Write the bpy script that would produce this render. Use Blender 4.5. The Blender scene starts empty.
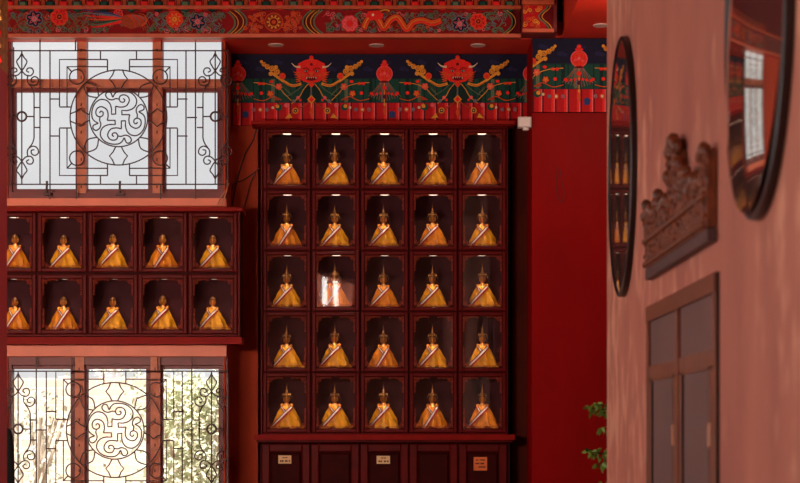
import bpy, math, random
from mathutils import Vector
random.seed(7)
sc = bpy.context.scene
COL = sc.collection
F = 1917.0; CX = 400.0; HY = 435.0; EYE = 1.6     # focal length in px, principal column, horizon row, eye height
PI = math.pi

def P(px, py, Y):                                  # photograph point -> point on the plane at distance Y
    return Vector(((px-CX)/F*Y, Y, EYE+(HY-py)/F*Y))
def PX(px, Y): return (px-CX)/F*Y
def PZ(py, Y): return EYE+(HY-py)/F*Y

# ------------------------------------------------------------------ materials
def lin(c):
    return tuple((v/255/12.92 if v/255 <= .04045 else ((v/255+.055)/1.055)**2.4) for v in c)
MATS = {}
def mat(name, rgb, rough=.5, metal=0., vary=.12, scale=12., bump=.0, spec=.5, coat=0., emit=None, es=0., streak=None):
    if name in MATS: return MATS[name]
    m = bpy.data.materials.new(name); m.use_nodes = True
    nt = m.node_tree; b = nt.nodes['Principled BSDF']
    tc = nt.nodes.new('ShaderNodeTexCoord'); nz = nt.nodes.new('ShaderNodeTexNoise')
    nz.inputs['Scale'].default_value = scale; nz.inputs['Detail'].default_value = 5
    src = tc.outputs['Object']
    if streak:
        mp = nt.nodes.new('ShaderNodeMapping'); mp.inputs['Scale'].default_value = streak
        nt.links.new(src, mp.inputs['Vector']); src = mp.outputs['Vector']
    nt.links.new(src, nz.inputs['Vector'])
    rp = nt.nodes.new('ShaderNodeValToRGB')
    c = lin(rgb)
    rp.color_ramp.elements[0].position = .3; rp.color_ramp.elements[1].position = .7
    rp.color_ramp.elements[0].color = tuple(v*(1-vary) for v in c)+(1,)
    rp.color_ramp.elements[1].color = tuple(min(1, v*(1+vary)) for v in c)+(1,)
    nt.links.new(nz.outputs['Fac'], rp.inputs['Fac'])
    nt.links.new(rp.outputs['Color'], b.inputs['Base Color'])
    b.inputs['Roughness'].default_value = rough; b.inputs['Metallic'].default_value = metal
    b.inputs['Specular IOR Level'].default_value = spec
    b.inputs['Coat Weight'].default_value = coat
    if bump:
        bp = nt.nodes.new('ShaderNodeBump'); bp.inputs['Strength'].default_value = bump; bp.inputs['Distance'].default_value = .01
        nt.links.new(nz.outputs['Fac'], bp.inputs['Height']); nt.links.new(bp.outputs['Normal'], b.inputs['Normal'])
    if emit:
        b.inputs['Emission Color'].default_value = lin(emit)+(1,); b.inputs['Emission Strength'].default_value = es
    MATS[name] = m
    return m

def glass_mat(name, refl=.06, tint=(255, 255, 255), rough=.02):
    m = bpy.data.materials.new(name); m.use_nodes = True; nt = m.node_tree
    nt.nodes.clear()
    out = nt.nodes.new('ShaderNodeOutputMaterial'); mx = nt.nodes.new('ShaderNodeMixShader')
    tr = nt.nodes.new('ShaderNodeBsdfTransparent'); gl = nt.nodes.new('ShaderNodeBsdfGlossy')
    tr.inputs['Color'].default_value = lin(tint)+(1,); gl.inputs['Roughness'].default_value = rough
    nz = nt.nodes.new('ShaderNodeTexNoise'); nz.inputs['Scale'].default_value = 6
    tc = nt.nodes.new('ShaderNodeTexCoord'); nt.links.new(tc.outputs['Object'], nz.inputs['Vector'])
    mr = nt.nodes.new('ShaderNodeMapRange'); mr.inputs['To Min'].default_value = refl*.7; mr.inputs['To Max'].default_value = refl*1.3
    nt.links.new(nz.outputs['Fac'], mr.inputs['Value']); nt.links.new(mr.outputs['Result'], mx.inputs['Fac'])
    nt.links.new(tr.outputs[0], mx.inputs[1]); nt.links.new(gl.outputs[0], mx.inputs[2]); nt.links.new(mx.outputs[0], out.inputs['Surface'])
    MATS[name] = m
    return m

LACQ = mat('maroon_lacquer', (92, 8, 7), .5, vary=.2, scale=9, spec=.12)
LACQD = mat('dark_maroon_lacquer', (58, 8, 7), .6, vary=.25, scale=9, spec=.06)
NICHE = mat('niche_lining', (66, 32, 38), .8, vary=.2, scale=14, spec=.1)
FILI = mat('carved_filigree_lacquer', (158, 58, 38), .45, vary=.4, scale=90)
CROWNM = mat('red_moulding_paint', (136, 14, 8), .55, vary=.12, spec=.1)
WALLR = mat('terracotta_wall_paint', (176, 62, 36), .8, vary=.14, scale=2.5, bump=.1, spec=.15)
SILL = mat('lit_sill_salmon', (232, 116, 84), .5, vary=.1, scale=5)  # brightness of the light-catching sills is put into this colour
WINF = mat('window_wood_paint', (205, 112, 78), .55, vary=.2, scale=16, bump=.1)
CASE = mat('casement_red_paint', (116, 26, 26), .5, vary=.15)
SOFF = mat('soffit_red_paint', (208, 50, 32), .5, vary=.1, scale=3, spec=.25)
COLR = mat('column_scarlet_paint', (134, 3, 4), .5, vary=.14, scale=3, streak=(1, 1, .4), spec=.08)
IRON = mat('grille_iron', (72, 40, 38), .5, .3, vary=.2, scale=40)
GOLDTRIM = mat('orange_gilt_trim', (182, 70, 32), .5, vary=.18, scale=30)
SALT = mat('salmon_gilt_trim', (205, 90, 60), .5, vary=.1, scale=12)
ROBE = mat('yellow_silk_robe', (240, 156, 8), .55, vary=.2, scale=35, bump=.4)
ROBE2 = mat('orange_silk_robe', (232, 132, 8), .55, vary=.16, scale=35, bump=.4)
GOLD = mat('statue_gilding', (176, 104, 36), .38, .4, vary=.2, scale=40)
GOLDD = mat('crown_dark_gilding', (104, 60, 24), .4, .4, vary=.25, scale=60)
PALEG = mat('face_pale_gilding', (214, 150, 66), .45, .3, vary=.1, scale=60)
HAIR = mat('statue_dark_blue_hair', (28, 24, 34), .6)
S_W = mat('sash_white', (226, 206, 200), .6); S_R = mat('sash_crimson', (168, 18, 30), .6); S_N = mat('sash_navy', (40, 30, 62), .6)
LOTUS = mat('lotus_seat_paint', (96, 22, 18), .5, .1, vary=.3, scale=60)
LED = mat('niche_lamp_lens', (240, 225, 210), .3, emit=(255, 226, 200), es=2.2)
OFFL = mat('downlight_lens', (205, 170, 160), .4, vary=.05)
WHITEP = mat('white_plastic', (222, 205, 200), .45, vary=.04)
BLACKM = mat('black_cloth', (9, 8, 9), .9, vary=.3, scale=60)
WOOD = mat('brown_door_wood', (126, 58, 26), .45, vary=.4, scale=8, streak=(8, 8, .8), bump=.15)
WOODD = mat('dark_edge_wood', (54, 26, 18), .5, vary=.4, scale=10)
CARV = mat('carved_brown_wood', (122, 58, 27), .45, vary=.55, scale=25, bump=.3)
CARVG = mat('plinth_grey_brown_wood', (84, 58, 56), .5, vary=.3, scale=15)
RIM = mat('mirror_rim_black', (36, 16, 14), .4, vary=.2)
DGLASS = mat('dusty_dark_glass', (112, 78, 74), .55, vary=.15, scale=3)
FLOORM = mat('floor_polished_tile', (84, 50, 40), .35, vary=.15, scale=2)
CEILM = mat('ceiling_dark_red_paint', (96, 22, 18), .6, vary=.1, scale=2)
INNER = mat('side_wall_paint', (150, 92, 74), .8, vary=.1, scale=2)
WALLSH = mat('shaded_back_wall_paint', (74, 22, 12), .7, vary=.2, scale=3, spec=.06)  # back wall right of the cabinet, its shadow put into the dark colour
GLASS = glass_mat('case_glass', .045); WGLASS = glass_mat('window_glass', .04)
LABW = mat('label_paper_cream', (238, 190, 140), .7, vary=.05); LABO = mat('label_paper_orange', (226, 110, 50), .7, vary=.05)
INK = mat('label_ink', (70, 20, 8), .7)
CABLE = mat('cable_dark_rubber', (66, 20, 16), .6); CABLEO = mat('cable_tan_rubber', (196, 120, 84), .6)
LEAF = mat('plant_leaf', (120, 150, 60), .45, vary=.4, scale=20); LEAFT = mat('plant_leaf_tip_pale', (196, 196, 130), .5, vary=.2)
STEM = mat('plant_stem', (70, 60, 30), .7); POT = mat('glazed_plant_pot', (60, 30, 26), .3)
ORN = mat('column_gold_ornament', (236, 172, 92), .45, .2, vary=.45, scale=30, bump=.3)
PINKC = mat('column_rose_paint', (240, 92, 104), .5, vary=.08, scale=3)

# painted right-hand wall: plaster with vertical pale rubbed patches
def plaster():
    m = bpy.data.materials.new('rose_plaster_wall'); m.use_nodes = True; nt = m.node_tree; b = nt.nodes['Principled BSDF']
    tc = nt.nodes.new('ShaderNodeTexCoord')
    def noise(sc_, scale, det=4):
        mp = nt.nodes.new('ShaderNodeMapping'); mp.inputs['Scale'].default_value = sc_
        n = nt.nodes.new('ShaderNodeTexNoise'); n.inputs['Scale'].default_value = scale; n.inputs['Detail'].default_value = det
        nt.links.new(tc.outputs['Object'], mp.inputs['Vector']); nt.links.new(mp.outputs['Vector'], n.inputs['Vector']); return n
    n1 = noise((1, 1, .45), 2.2); n2 = noise((1, 1, .5), 9, 6); n3 = noise((1, .6, 1), .9, 2)
    r = nt.nodes.new('ShaderNodeValToRGB'); r.color_ramp.elements[0].position = .35; r.color_ramp.elements[1].position = .7
    r.color_ramp.elements[0].color = lin((186, 108, 90))+(1,); r.color_ramp.elements[1].color = lin((214, 130, 106))+(1,)
    nt.links.new(n1.outputs['Fac'], r.inputs['Fac'])
    a = nt.nodes.new('ShaderNodeMath'); a.operation = 'MULTIPLY'
    nt.links.new(n2.outputs['Fac'], a.inputs[0]); nt.links.new(n3.outputs['Fac'], a.inputs[1])
    r2 = nt.nodes.new('ShaderNodeValToRGB'); r2.color_ramp.elements[0].position = .25; r2.color_ramp.elements[1].position = .34
    nt.links.new(a.outputs[0], r2.inputs['Fac'])
    mx = nt.nodes.new('ShaderNodeMix'); mx.data_type = 'RGBA'; mx.inputs[7].default_value = lin((230, 156, 126))+(1,)
    nt.links.new(r2.outputs['Color'], mx.inputs[0]); nt.links.new(r.outputs['Color'], mx.inputs[6])
    nt.links.new(mx.outputs[2], b.inputs['Base Color']); b.inputs['Roughness'].default_value = .7
    return m
PLAST = plaster()
def brickmat():
    m = bpy.data.materials.new('tan_stone_blocks'); m.use_nodes = True; nt = m.node_tree; b = nt.nodes['Principled BSDF']
    tc = nt.nodes.new('ShaderNodeTexCoord'); mp = nt.nodes.new('ShaderNodeMapping'); mp.inputs['Rotation'].default_value = (PI/2, 0, 0)
    br = nt.nodes.new('ShaderNodeTexBrick'); br.inputs['Scale'].default_value = 3.2
    br.inputs['Color1'].default_value = lin((236, 222, 208))+(1,); br.inputs['Color2'].default_value = lin((226, 206, 184))+(1,)
    br.inputs['Mortar'].default_value = lin((240, 235, 228))+(1,); br.inputs['Mortar Size'].default_value = .015
    nt.links.new(tc.outputs['Object'], mp.inputs['Vector']); nt.links.new(mp.outputs['Vector'], br.inputs['Vector'])
    nt.links.new(br.outputs['Color'], b.inputs['Base Color']); b.inputs['Roughness'].default_value = .9
    return m
BRICK = brickmat()
def mirrormat(name, tint, rough=.05):
    m = bpy.data.materials.new(name); m.use_nodes = True; nt = m.node_tree; b = nt.nodes['Principled BSDF']
    nz = nt.nodes.new('ShaderNodeTexNoise'); nz.inputs['Scale'].default_value = 4
    r = nt.nodes.new('ShaderNodeValToRGB'); r.color_ramp.elements[0].color = tuple(v*.85 for v in lin(tint))+(1,); r.color_ramp.elements[1].color = lin(tint)+(1,)
    nt.links.new(nz.outputs['Fac'], r.inputs['Fac']); nt.links.new(r.outputs['Color'], b.inputs['Base Color'])
    b.inputs['Metallic'].default_value = .95; b.inputs['Roughness'].default_value = rough
    return m
MIRR = mirrormat('mirror_silver', (225, 215, 200), .04)

# ------------------------------------------------------------------ mesh builder
def up(mb, dz=.013):
    mb.v = [(x, y, z+dz) for x, y, z in mb.v]; return mb
class MB:
    def __init__(s): s.v = []; s.f = []; s.m = []; s.mats = []
    def mi(s, m):
        if m not in s.mats: s.mats.append(m)
        return s.mats.index(m)
    def box(s, x0, x1, y0, y1, z0, z1, m):
        x0, x1 = min(x0, x1), max(x0, x1); y0, y1 = min(y0, y1), max(y0, y1); z0, z1 = min(z0, z1), max(z0, z1)
        b = len(s.v); s.v += [(x, y, z) for x in (x0, x1) for y in (y0, y1) for z in (z0, z1)]
        for f in ((0, 1, 3, 2), (4, 6, 7, 5), (0, 4, 5, 1), (2, 3, 7, 6), (0, 2, 6, 4), (1, 5, 7, 3)):
            s.f.append([b+i for i in f]); s.m.append(s.mi(m))
        return s
    def pbox(s, px0, py0, px1, py1, Y, y1, m, Yb=None):   # a box whose front face covers the photograph rectangle at distance Y
        return s.box(PX(px0, Y), PX(px1, Y), Y if Yb is None else Yb, y1, PZ(py1, Y), PZ(py0, Y), m)
    def bevbox(s, x0, x1, y0, y1, z0, z1, b, m):           # box with chamfered front edges (front = low y)
        rings = [(x0, x1, z0, z1, y1), (x0, x1, z0, z1, y0+b), (x0+b, x1-b, z0+b, z1-b, y0)]
        base = len(s.v); i = s.mi(m)
        for (a, c, d, e, y) in rings: s.v += [(a, y, d), (c, y, d), (c, y, e), (a, y, e)]
        for k in range(2):
            for j in range(4):
                s.f.append([base+k*4+j, base+k*4+(j+1) % 4, base+k*4+4+(j+1) % 4, base+k*4+4+j]); s.m.append(i)
        s.f.append([base+8+j for j in range(4)]); s.m.append(i); s.f.append([base+3-j for j in range(4)]); s.m.append(i)
        return s
    def tube(s, pts, r, m, n=6, closed=False, cap=True):
        pts = [Vector(p) for p in pts]; N = len(pts); b = len(s.v); i = s.mi(m)
        rr = r if isinstance(r, (list, tuple)) else [r]*N
        up = None
        for k, p in enumerate(pts):
            if closed: t = pts[(k+1) % N]-pts[k-1]
            else: t = pts[min(k+1, N-1)]-pts[max(k-1, 0)]
            if t.length < 1e-9: t = Vector((0, 0, 1))
            t.normalize()
            if up is None:
                up = Vector((0, 1, 0)) if abs(t.y) < .9 else Vector((1, 0, 0))
            u = up-t*up.dot(t)
            if u.length < 1e-6: u = t.orthogonal()
            u.normalize(); w = t.cross(u); up = u
            for j in range(n):
                a = 2*PI*j/n+PI/n
                s.v.append(tuple(p+u*math.cos(a)*rr[k]+w*math.sin(a)*rr[k]))
        for k in range(N if closed else N-1):
            k2 = (k+1) % N
            for j in range(n):
                s.f.append([b+k*n+j, b+k*n+(j+1) % n, b+k2*n+(j+1) % n, b+k2*n+j]); s.m.append(i)
        if cap and not closed:
            s.f.append([b+j for j in range(n)][::-1]); s.m.append(i); s.f.append([b+(N-1)*n+j for j in range(n)]); s.m.append(i)
        return s
    def lathe(s, prof, c, m, n=24, sx=1, sy=1, axis='z', fn=None):
        b = len(s.v); i = s.mi(m)
        for (r, h) in prof:
            for j in range(n):
                a = 2*PI*j/n; k = fn(a, h) if fn else 1
                x, y, z = r*k*math.cos(a)*sx, r*k*math.sin(a)*sy, h
                if axis == 'x': x, y, z = h, x, y
                if axis == 'y': x, y, z = x, h, y
                s.v.append((c[0]+x, c[1]+y, c[2]+z))
        for k in range(len(prof)-1):
            for j in range(n):
                s.f.append([b+k*n+j, b+k*n+(j+1) % n, b+(k+1)*n+(j+1) % n, b+(k+1)*n+j]); s.m.append(i)
        s.f.append([b+j for j in range(n)][::-1]); s.m.append(i)
        s.f.append([b+(len(prof)-1)*n+j for j in range(n)]); s.m.append(i)
        return s
    def ball(s, c, rx, ry, rz, m, n=12, k=8):
        return s.lathe([(max(1e-4, math.sin(PI*t/k)), -math.cos(PI*t/k)*1.0) for t in range(k+1)], (0, 0, 0), m, n)._scale(len(s.v)-(k+1)*n, c, (rx, ry, rz))
    def _scale(s, start, c, r):
        for q in range(start, len(s.v)):
            x, y, z = s.v[q]; s.v[q] = (c[0]+x*r[0], c[1]+y*r[1], c[2]+z*r[2])
        return s
    def face(s, pts, m): b = len(s.v); s.v += [tuple(p) for p in pts]; s.f.append(list(range(b, b+len(pts)))); s.m.append(s.mi(m)); return s
    def prism(s, pts, d, m):                              # outline extruded by vector d
        b = len(s.v); n = len(pts); d = Vector(d); i = s.mi(m)
        s.v += [tuple(p) for p in pts]+[tuple(Vector(p)+d) for p in pts]
        s.f.append(list(range(b, b+n))); s.m.append(i); s.f.append([b+n+j for j in range(n)][::-1]); s.m.append(i)
        for j in range(n): s.f.append([b+j, b+(j+1) % n, b+n+(j+1) % n, b+n+j][::-1]); s.m.append(i)
        return s
    def build(s, name, parent=None, smooth=False, loc=None, origin=None):
        me = bpy.data.meshes.new(name)
        vs = s.v
        o = Vector(origin) if origin is not None else (Vector(parent.matrix_basis.translation) if parent is not None and loc is None else Vector((0, 0, 0)))
        if parent is not None and origin is None and loc is None:
            q = parent.parent
            while q is not None: o = o+q.matrix_basis.translation; q = q.parent
        vs = [(v[0]-o.x, v[1]-o.y, v[2]-o.z) for v in s.v]
        me.from_pydata(vs, [], s.f)
        for m in s.mats: me.materials.append(m)
        me.polygons.foreach_set('material_index', s.m)
        me.validate(); me.update()
        if not getattr(s, 'keepn', False):
            import bmesh
            bm = bmesh.new(); bm.from_mesh(me); bmesh.ops.recalc_face_normals(bm, faces=bm.faces[:]); bm.to_mesh(me); bm.free()
        if smooth:
            me.polygons.foreach_set('use_smooth', [True]*len(me.polygons))
            me.set_sharp_from_angle(angle=math.radians(50))
        ob = bpy.data.objects.new(name, me); COL.objects.link(ob)
        if parent is not None: ob.parent = parent
        if loc is not None: ob.location = loc
        elif origin is not None and parent is None: ob.location = o
        return ob

def empty(name, loc=(0, 0, 0), label=None, cat=None, group=None, kind=None, parent=None):
    o = bpy.data.objects.new(name, None); COL.objects.link(o); o.location = loc; o.empty_display_size = .1
    if parent is not None: o.parent = parent
    return tag(o, label, cat, group, kind)
def tag(o, label=None, cat=None, group=None, kind=None):
    if label: o['label'] = label
    if cat: o['category'] = cat
    if group: o['group'] = group
    if kind: o['kind'] = kind
    return o
def centre_of(mb):
    n = len(mb.v); return (sum(v[0] for v in mb.v)/n, sum(v[1] for v in mb.v)/n, min(v[2] for v in mb.v))
def thing(mb, name, label, cat, group=None, smooth=False):
    o = mb.build(name, None, smooth, origin=centre_of(mb)); return tag(o, label, cat, group)
def copy_tree(o, parent=None):
    c = o.copy(); COL.objects.link(c); c.parent = parent
    for ch in list(o.children): copy_tree(ch, c)
    return c
def struct(mb, name, smooth=False):
    return tag(mb.build(name, None, smooth), kind='structure')

def smooth_path(pts, k=6, closed=False):
    P_ = [Vector(p) for p in pts]; n = len(P_); out = []
    for i in range(n if closed else n-1):
        a = P_[(i-1) % n] if (closed or i > 0) else P_[0]; b = P_[i]; c = P_[(i+1) % n]; d = P_[(i+2) % n] if (closed or i+2 < n) else P_[-1]
        for j in range(k):
            t = j/k
            out.append(.5*((2*b)+(c-a)*t+(2*a-5*b+4*c-d)*t*t+(3*b-a-3*c+d)*t*t*t))
    if not closed: out.append(P_[-1])
    return out

# ------------------------------------------------------------------ flat painting: strokes and shapes laid on a wall plane
class Paint:
    def __init__(s, Y, ox=0, oy=0, rx=0, ry=0, k=1.0):   # photograph coords (x,y); mapped (x-rx)*k+ox, (y-ry)*k+oy
        s.mb = MB(); s.mb.keepn = True; s.Y = Y; s.L = 0; s.t = (ox, oy, rx, ry, k); s.clip = None
    def _p(s, x, y):
        ox, oy, rx, ry, k = s.t; X = (x-rx)*k+ox; Z = (y-ry)*k+oy
        if s.clip: X = min(max(X, s.clip[0]), s.clip[2]); Z = min(max(Z, s.clip[1]), s.clip[3])
        p = P(X, Z, s.Y); return (p.x, s.Y-.0006-s.L*.00004, p.z)
    def poly(s, pts, m):
        s.L += 1
        q = [s._p(*p) for p in pts]
        a = sum(q[i][0]*q[(i+1) % len(q)][2]-q[(i+1) % len(q)][0]*q[i][2] for i in range(len(q)))
        if abs(a) < 1e-7: return
        if a < 0: q = q[::-1]
        s.mb.face(q, m)
    def fan(s, pts, m, c=None):
        s.L += 1
        cx = sum(p[0] for p in pts)/len(pts); cy = sum(p[1] for p in pts)/len(pts)
        if c: cx, cy = c
        b = len(s.mb.v); q = [s._p(*p) for p in pts]; s.mb.v += [s._p(cx, cy)]+q; n = len(q)
        for i in range(n): s.mb.f.append([b, b+1+i, b+1+(i+1) % n]); s.mb.m.append(s.mb.mi(m))
    def rect(s, x0, y0, x1, y1, m): s.poly([(x0, y0), (x1, y0), (x1, y1), (x0, y1)], m)
    def disc(s, x, y, r, m, ry=None, n=12): s.fan([(x+r*math.cos(2*PI*i/n), y+(ry or r)*math.sin(2*PI*i/n)) for i in range(n)], m)
    def stroke(s, pts, w, m, sm=4, closed=False, taper=False):
        s.L += 1
        pp = smooth_path([Vector((a[0], a[1], 0)) for a in pts], sm, closed) if sm > 1 and len(pts) > 2 else [Vector((a[0], a[1], 0)) for a in pts]
        n = len(pp); b = len(s.mb.v); i = s.mb.mi(m)
        for k, p in enumerate(pp):
            t = (pp[(k+1) % n]-pp[k-1]) if closed else (pp[min(k+1, n-1)]-pp[max(k-1, 0)])
            if t.length < 1e-6: t = Vector((1, 0, 0))
            t.normalize(); h = w/2*((1-.85*k/(n-1)) if taper else 1)
            s.mb.v += [s._p(p.x-t.y*h, p.y+t.x*h), s._p(p.x+t.y*h, p.y-t.x*h)]
        for k in range(n if closed else n-1):
            k2 = (k+1) % n; s.mb.f.append([b+2*k, b+2*k+1, b+2*k2+1, b+2*k2]); s.mb.m.append(i)
    def spiral(s, x, y, r, turns, w, m, a0=0, d=1):
        n = int(10*turns)+4
        s.stroke([(x+r*(1-.85*t/n)*math.cos(a0+d*2*PI*turns*t/n), y+r*(1-.85*t/n)*math.sin(a0+d*2*PI*turns*t/n)) for t in range(n+1)], w, m, 2)
    def flower(s, x, y, r, petals, outline, heart, n=6):
        for k in range(n):
            a = 2*PI*k/n+.3; s.disc(x+r*.62*math.cos(a), y+r*.62*math.sin(a), r*.46, outline)
        for k in range(n):
            a = 2*PI*k/n+.3; s.disc(x+r*.60*math.cos(a), y+r*.60*math.sin(a), r*.36, petals)
        for k in range(n):
            a = 2*PI*k/n+.3; s.stroke([(x+r*.4*math.cos(a-.3), y+r*.4*math.sin(a-.3)), (x+r*.78*math.cos(a), y+r*.78*math.sin(a)), (x+r*.4*math.cos(a+.3), y+r*.4*math.sin(a+.3))], .5, heart, 3)
        s.disc(x, y, r*.42, outline); s.disc(x, y, r*.30, heart); s.disc(x, y, r*.12, outline)
def pm(n, c, r=.6): return mat('paint_'+n, c, r, vary=.12, scale=60, spec=.15)
PR = pm('red', (178, 14, 22)); PDR = pm('dark_red', (96, 6, 12)); PNV = pm('navy', (22, 18, 44)); PNB = pm('navy_cloud', (34, 30, 66))
PG = pm('deep_green', (22, 66, 54)); PGD = pm('dark_leaf_green', (14, 36, 34)); PG2 = pm('sage', (92, 102, 78)); POR = pm('orange', (206, 72, 28)); PGO = pm('gold', (214, 140, 44))  # PGD is plain dark green paint for the pattern's leaves and bands
PPK = pm('pink', (224, 90, 96)); PCR = pm('cream', (210, 184, 150)); PSC = pm('scarlet', (222, 34, 28)); PBL = pm('blue', (40, 54, 104)); PGY = pm('grey', (110, 100, 110)); PPU = pm('plum', (70, 26, 50))
PBR = pm('brown_orange', (156, 58, 30))

# ================================================================== ROOM SHELL
YB, YWIN, YBEAM, YBACK = 13.6, 13.3, 13.2, 13.75
ZS = PZ(38.5, YBEAM)                                 # soffit height
ZC = 5.1
XL, XR, YR = -4.0, 4.0, -4.0
XE = PX(231, YBACK)-.01                                   # corner where the window wall ends
struct(MB().box(XL, XR, YR, 14.12, -.1, 0, FLOORM), 'floor')
struct(MB().box(XL-.2, XR+.2, YR-.2, 13.6, ZC, ZC+.1, CEILM), 'ceiling')
struct(MB().box(XL, XR, YR-.15, YR, 0, ZC, INNER), 'wall_rear')
struct(MB().box(XR, XR+.15, YR, 14.3, 0, ZC, INNER), 'wall_far_right')
# left wall with tall windows that let the daylight in
lw = MB(); WZ0, WZ1 = .9, 3.9
spans = [(YR, -1.), (1.5, 6.8), (9.0, 13.6)]; opens = [(-1., 1.5), (6.8, 9.0)]
for a, b in spans: lw.box(XL-.2, XL, a, b, 0, ZC, INNER)
for a, b in opens: lw.box(XL-.2, XL, a, b, 0, WZ0, INNER); lw.box(XL-.2, XL, a, b, WZ1, ZC, INNER)
struct(lw, 'wall_left')
for i, (a, b) in enumerate(opens):
    wn = MB(); n_ = 4
    for q in range(n_+1): yy = a+.03+(b-a-.06)*q/n_; wn.box(XL-.12, XL-.04, yy-.03, yy+.03, WZ0, WZ1, WINF)
    for zz in (WZ0+.03, 1.9, 2.9, WZ1-.03): wn.box(XL-.115, XL-.045, a+.03, b-.03, zz-.03, zz+.03, WINF)
    struct(wn, 'window_%d' % (i+3))
# window wall, in pieces round its openings
WL = PX(8, YWIN); z = lambda py: PZ(py, YWIN)
zt1, zb1, zt2, zb2 = z(41), z(199), z(357), z(508)
WQ = PX(-18, YWIN)
struct(MB().box(XL, WQ, YWIN, 13.52, 0, ZS, WALLR), 'wall_window_left')
struct(MB().box(WQ, WL, YWIN, 13.52, PZ(208, YWIN), ZS, WALLR), 'wall_window_left_upper')
struct(MB().box(WQ, WL, YWIN, 13.52, 0, PZ(344.5, YWIN), WALLR), 'wall_window_left_lower')
struct(MB().box(WL, XE, YWIN, 13.52, PZ(208, YWIN), zb1, WALLR), 'wall_window_middle')
struct(MB().box(WL, XE, YWIN, 13.52, zt2, PZ(344.5, YWIN), WALLR), 'wall_window_lower')
struct(MB().box(WL, XE, YWIN, 13.52, 0, zb2, WALLR), 'wall_window_bottom')
struct(MB().box(XE, XE+.01, YWIN+.002, YBACK, PZ(208, YWIN), ZS, WALLR), 'wall_window_return')
struct(MB().box(XE, XE+.01, YWIN+.002, YBACK, 0, PZ(344.5, YWIN), WALLR), 'wall_window_return_lower')
struct(MB().box(XE, XE+.01, 13.49, YBACK, PZ(344.5, YWIN), PZ(208, YWIN), WALLR), 'wall_window_return_middle')
struct(MB().box(WQ, XE, 13.49, 13.52, PZ(344.5, YWIN), PZ(208, YWIN), WALLR), 'wall_recess_back')
CXL = PX(258, YBACK); CXR = PX(512, YBACK)
ztop = PZ(119, YBACK)
struct(MB().box(XE+.01, CXL, YBACK, 14.05, 0, ZS, WALLR), 'wall_back')
struct(MB().box(CXR, PX(535, YBACK), YBACK, 14.05, 0, ZS, WALLSH), 'wall_back_right')
struct(MB().box(CXL, CXR, YBACK, 14.05, ztop, ZS, WALLR), 'wall_back_upper')
struct(MB().box(XE, PX(540, YBACK), 14.05, 14.12, 0, ZS, WALLR), 'wall_niche_back')
struct(MB().box(XL, XR, 13.3, 13.6, ZS+.12, ZC, CEILM), 'wall_upper')
XC = PX(532, YBEAM)
struct(MB().box(XC, XR, YBEAM, 13.95, 0, ZS, COLR), 'wall_right_column')
struct(MB().box(XL, XE, YBEAM+.02, 13.325, ZS, ZS+.12, SOFF).box(XE, XR, YBEAM+.02, 14.12, ZS, ZS+.12, SOFF), 'ceiling_soffit')
XS = PX(562, YBEAM)
struct(MB().box(XS, XR, 9.5, YBEAM+.02, ZS, ZC, SOFF), 'ceiling_lowered')
# the near wall on the right
XW = .9; YE = XW*F/207
struct(MB().box(XW, XW+.22, YR, YE, 0, ZC, PLAST), 'wall_right')
# sills, with the light they catch put into the salmon colour
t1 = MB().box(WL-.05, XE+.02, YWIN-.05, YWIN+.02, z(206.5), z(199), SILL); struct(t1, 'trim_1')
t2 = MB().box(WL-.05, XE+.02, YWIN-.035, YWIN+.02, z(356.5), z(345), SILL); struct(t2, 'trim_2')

# ================================================================== WINDOWS
def window(n, x0, x1, yt, yb, ym, cy):
    root = empty('window_%d' % n, (PX((x0+x1)/2, YWIN), YWIN, PZ(yb, YWIN)), kind='structure')
    Y = YWIN+.02
    fr = MB()
    for (a, b, c, d) in ((x0, yt, x0+3.5, yb), (x1-5, yt, x1, yb), (x0+3.5, yt, x1-5, yt+(2 if n == 1 else 8)), (x0+3.5, yb-7, x1-5, yb)):
        fr.pbox(a, b, c, d, Y, Y+(.05 if n == 1 else .1), CASE)
    fr.build('frame', root)
    mu = MB()
    for (a, b) in ((77, 86), (152.5, 162)):
        if n == 2: a -= 2; b -= 2
        mu.pbox(a, yt, b, yb-(6 if n == 1 else 7), Y-.012, Y+.09, WINF)
        for q in range(6):
            zz = PZ(yt+12+(yb-yt-24)*q/5., Y); xx = PX((a+b)/2, Y); mu.box(xx-.004, xx+.004, Y-.015, Y-.012, zz-.01, zz+.01, CABLE)
    if ym: mu.pbox(x0+3.6, ym, x1-5.1, ym+8, Y-.006, Y+.09, WINF)
    mu.build('mullion', root)
    # casements
    L = [(x0+3.5, 77), (86, 152.5), (162, x1-5)]
    if n == 2: L = [(x0+3.5, 75), (84, 150.5), (160, x1-5)]
    for i, (a, b) in enumerate(L):
        t = (ym+8) if ym else yt+7
        cs = MB(); Yc = Y+.05
        wl = (4.5, 1.5, 4.)[i]; wr = (1.5, 4.5, 4.)[i]
        if n == 2: wl, wr = (1.5, 4, 3)[i], (4.5, 4.5, 4)[i]
        bb = yb-7
        for (c, d, e, f) in ((a, t, a+wl, bb), (b-wr, t, b, bb), (a+wl, t, b-wr, t+5), (a+wl, bb-3, b-wr, bb)): cs.pbox(c, d, e, f, Yc, Yc+.04, CASE)
        ca = cs.build('casement', root)
        MB().pbox(a+wl, t+5, b-wr, bb-3, Yc+.02, Yc+.025, WGLASS).build('glass', ca)
        if ym: MB().pbox(a, yt+2, b, ym, Yc+.02, Yc+.025, WGLASS).build('glass', root)
        if n == 1 and i < 2:
            hx = (47, 120)[i]; h = MB().tube([P(hx, 181, Y-.03), P(hx-.5, 194, Y-.03)], .008, IRON); h.pbox(hx-4, 193, hx+4, 195, Y-.04, Y+.05, IRON); h.build('handle', ca)
    return root
window(1, 8, 226.3, 38.6, 199, 79, 117.5)
window(2, 8, 227.5, 357, 508, None, 430)

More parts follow.
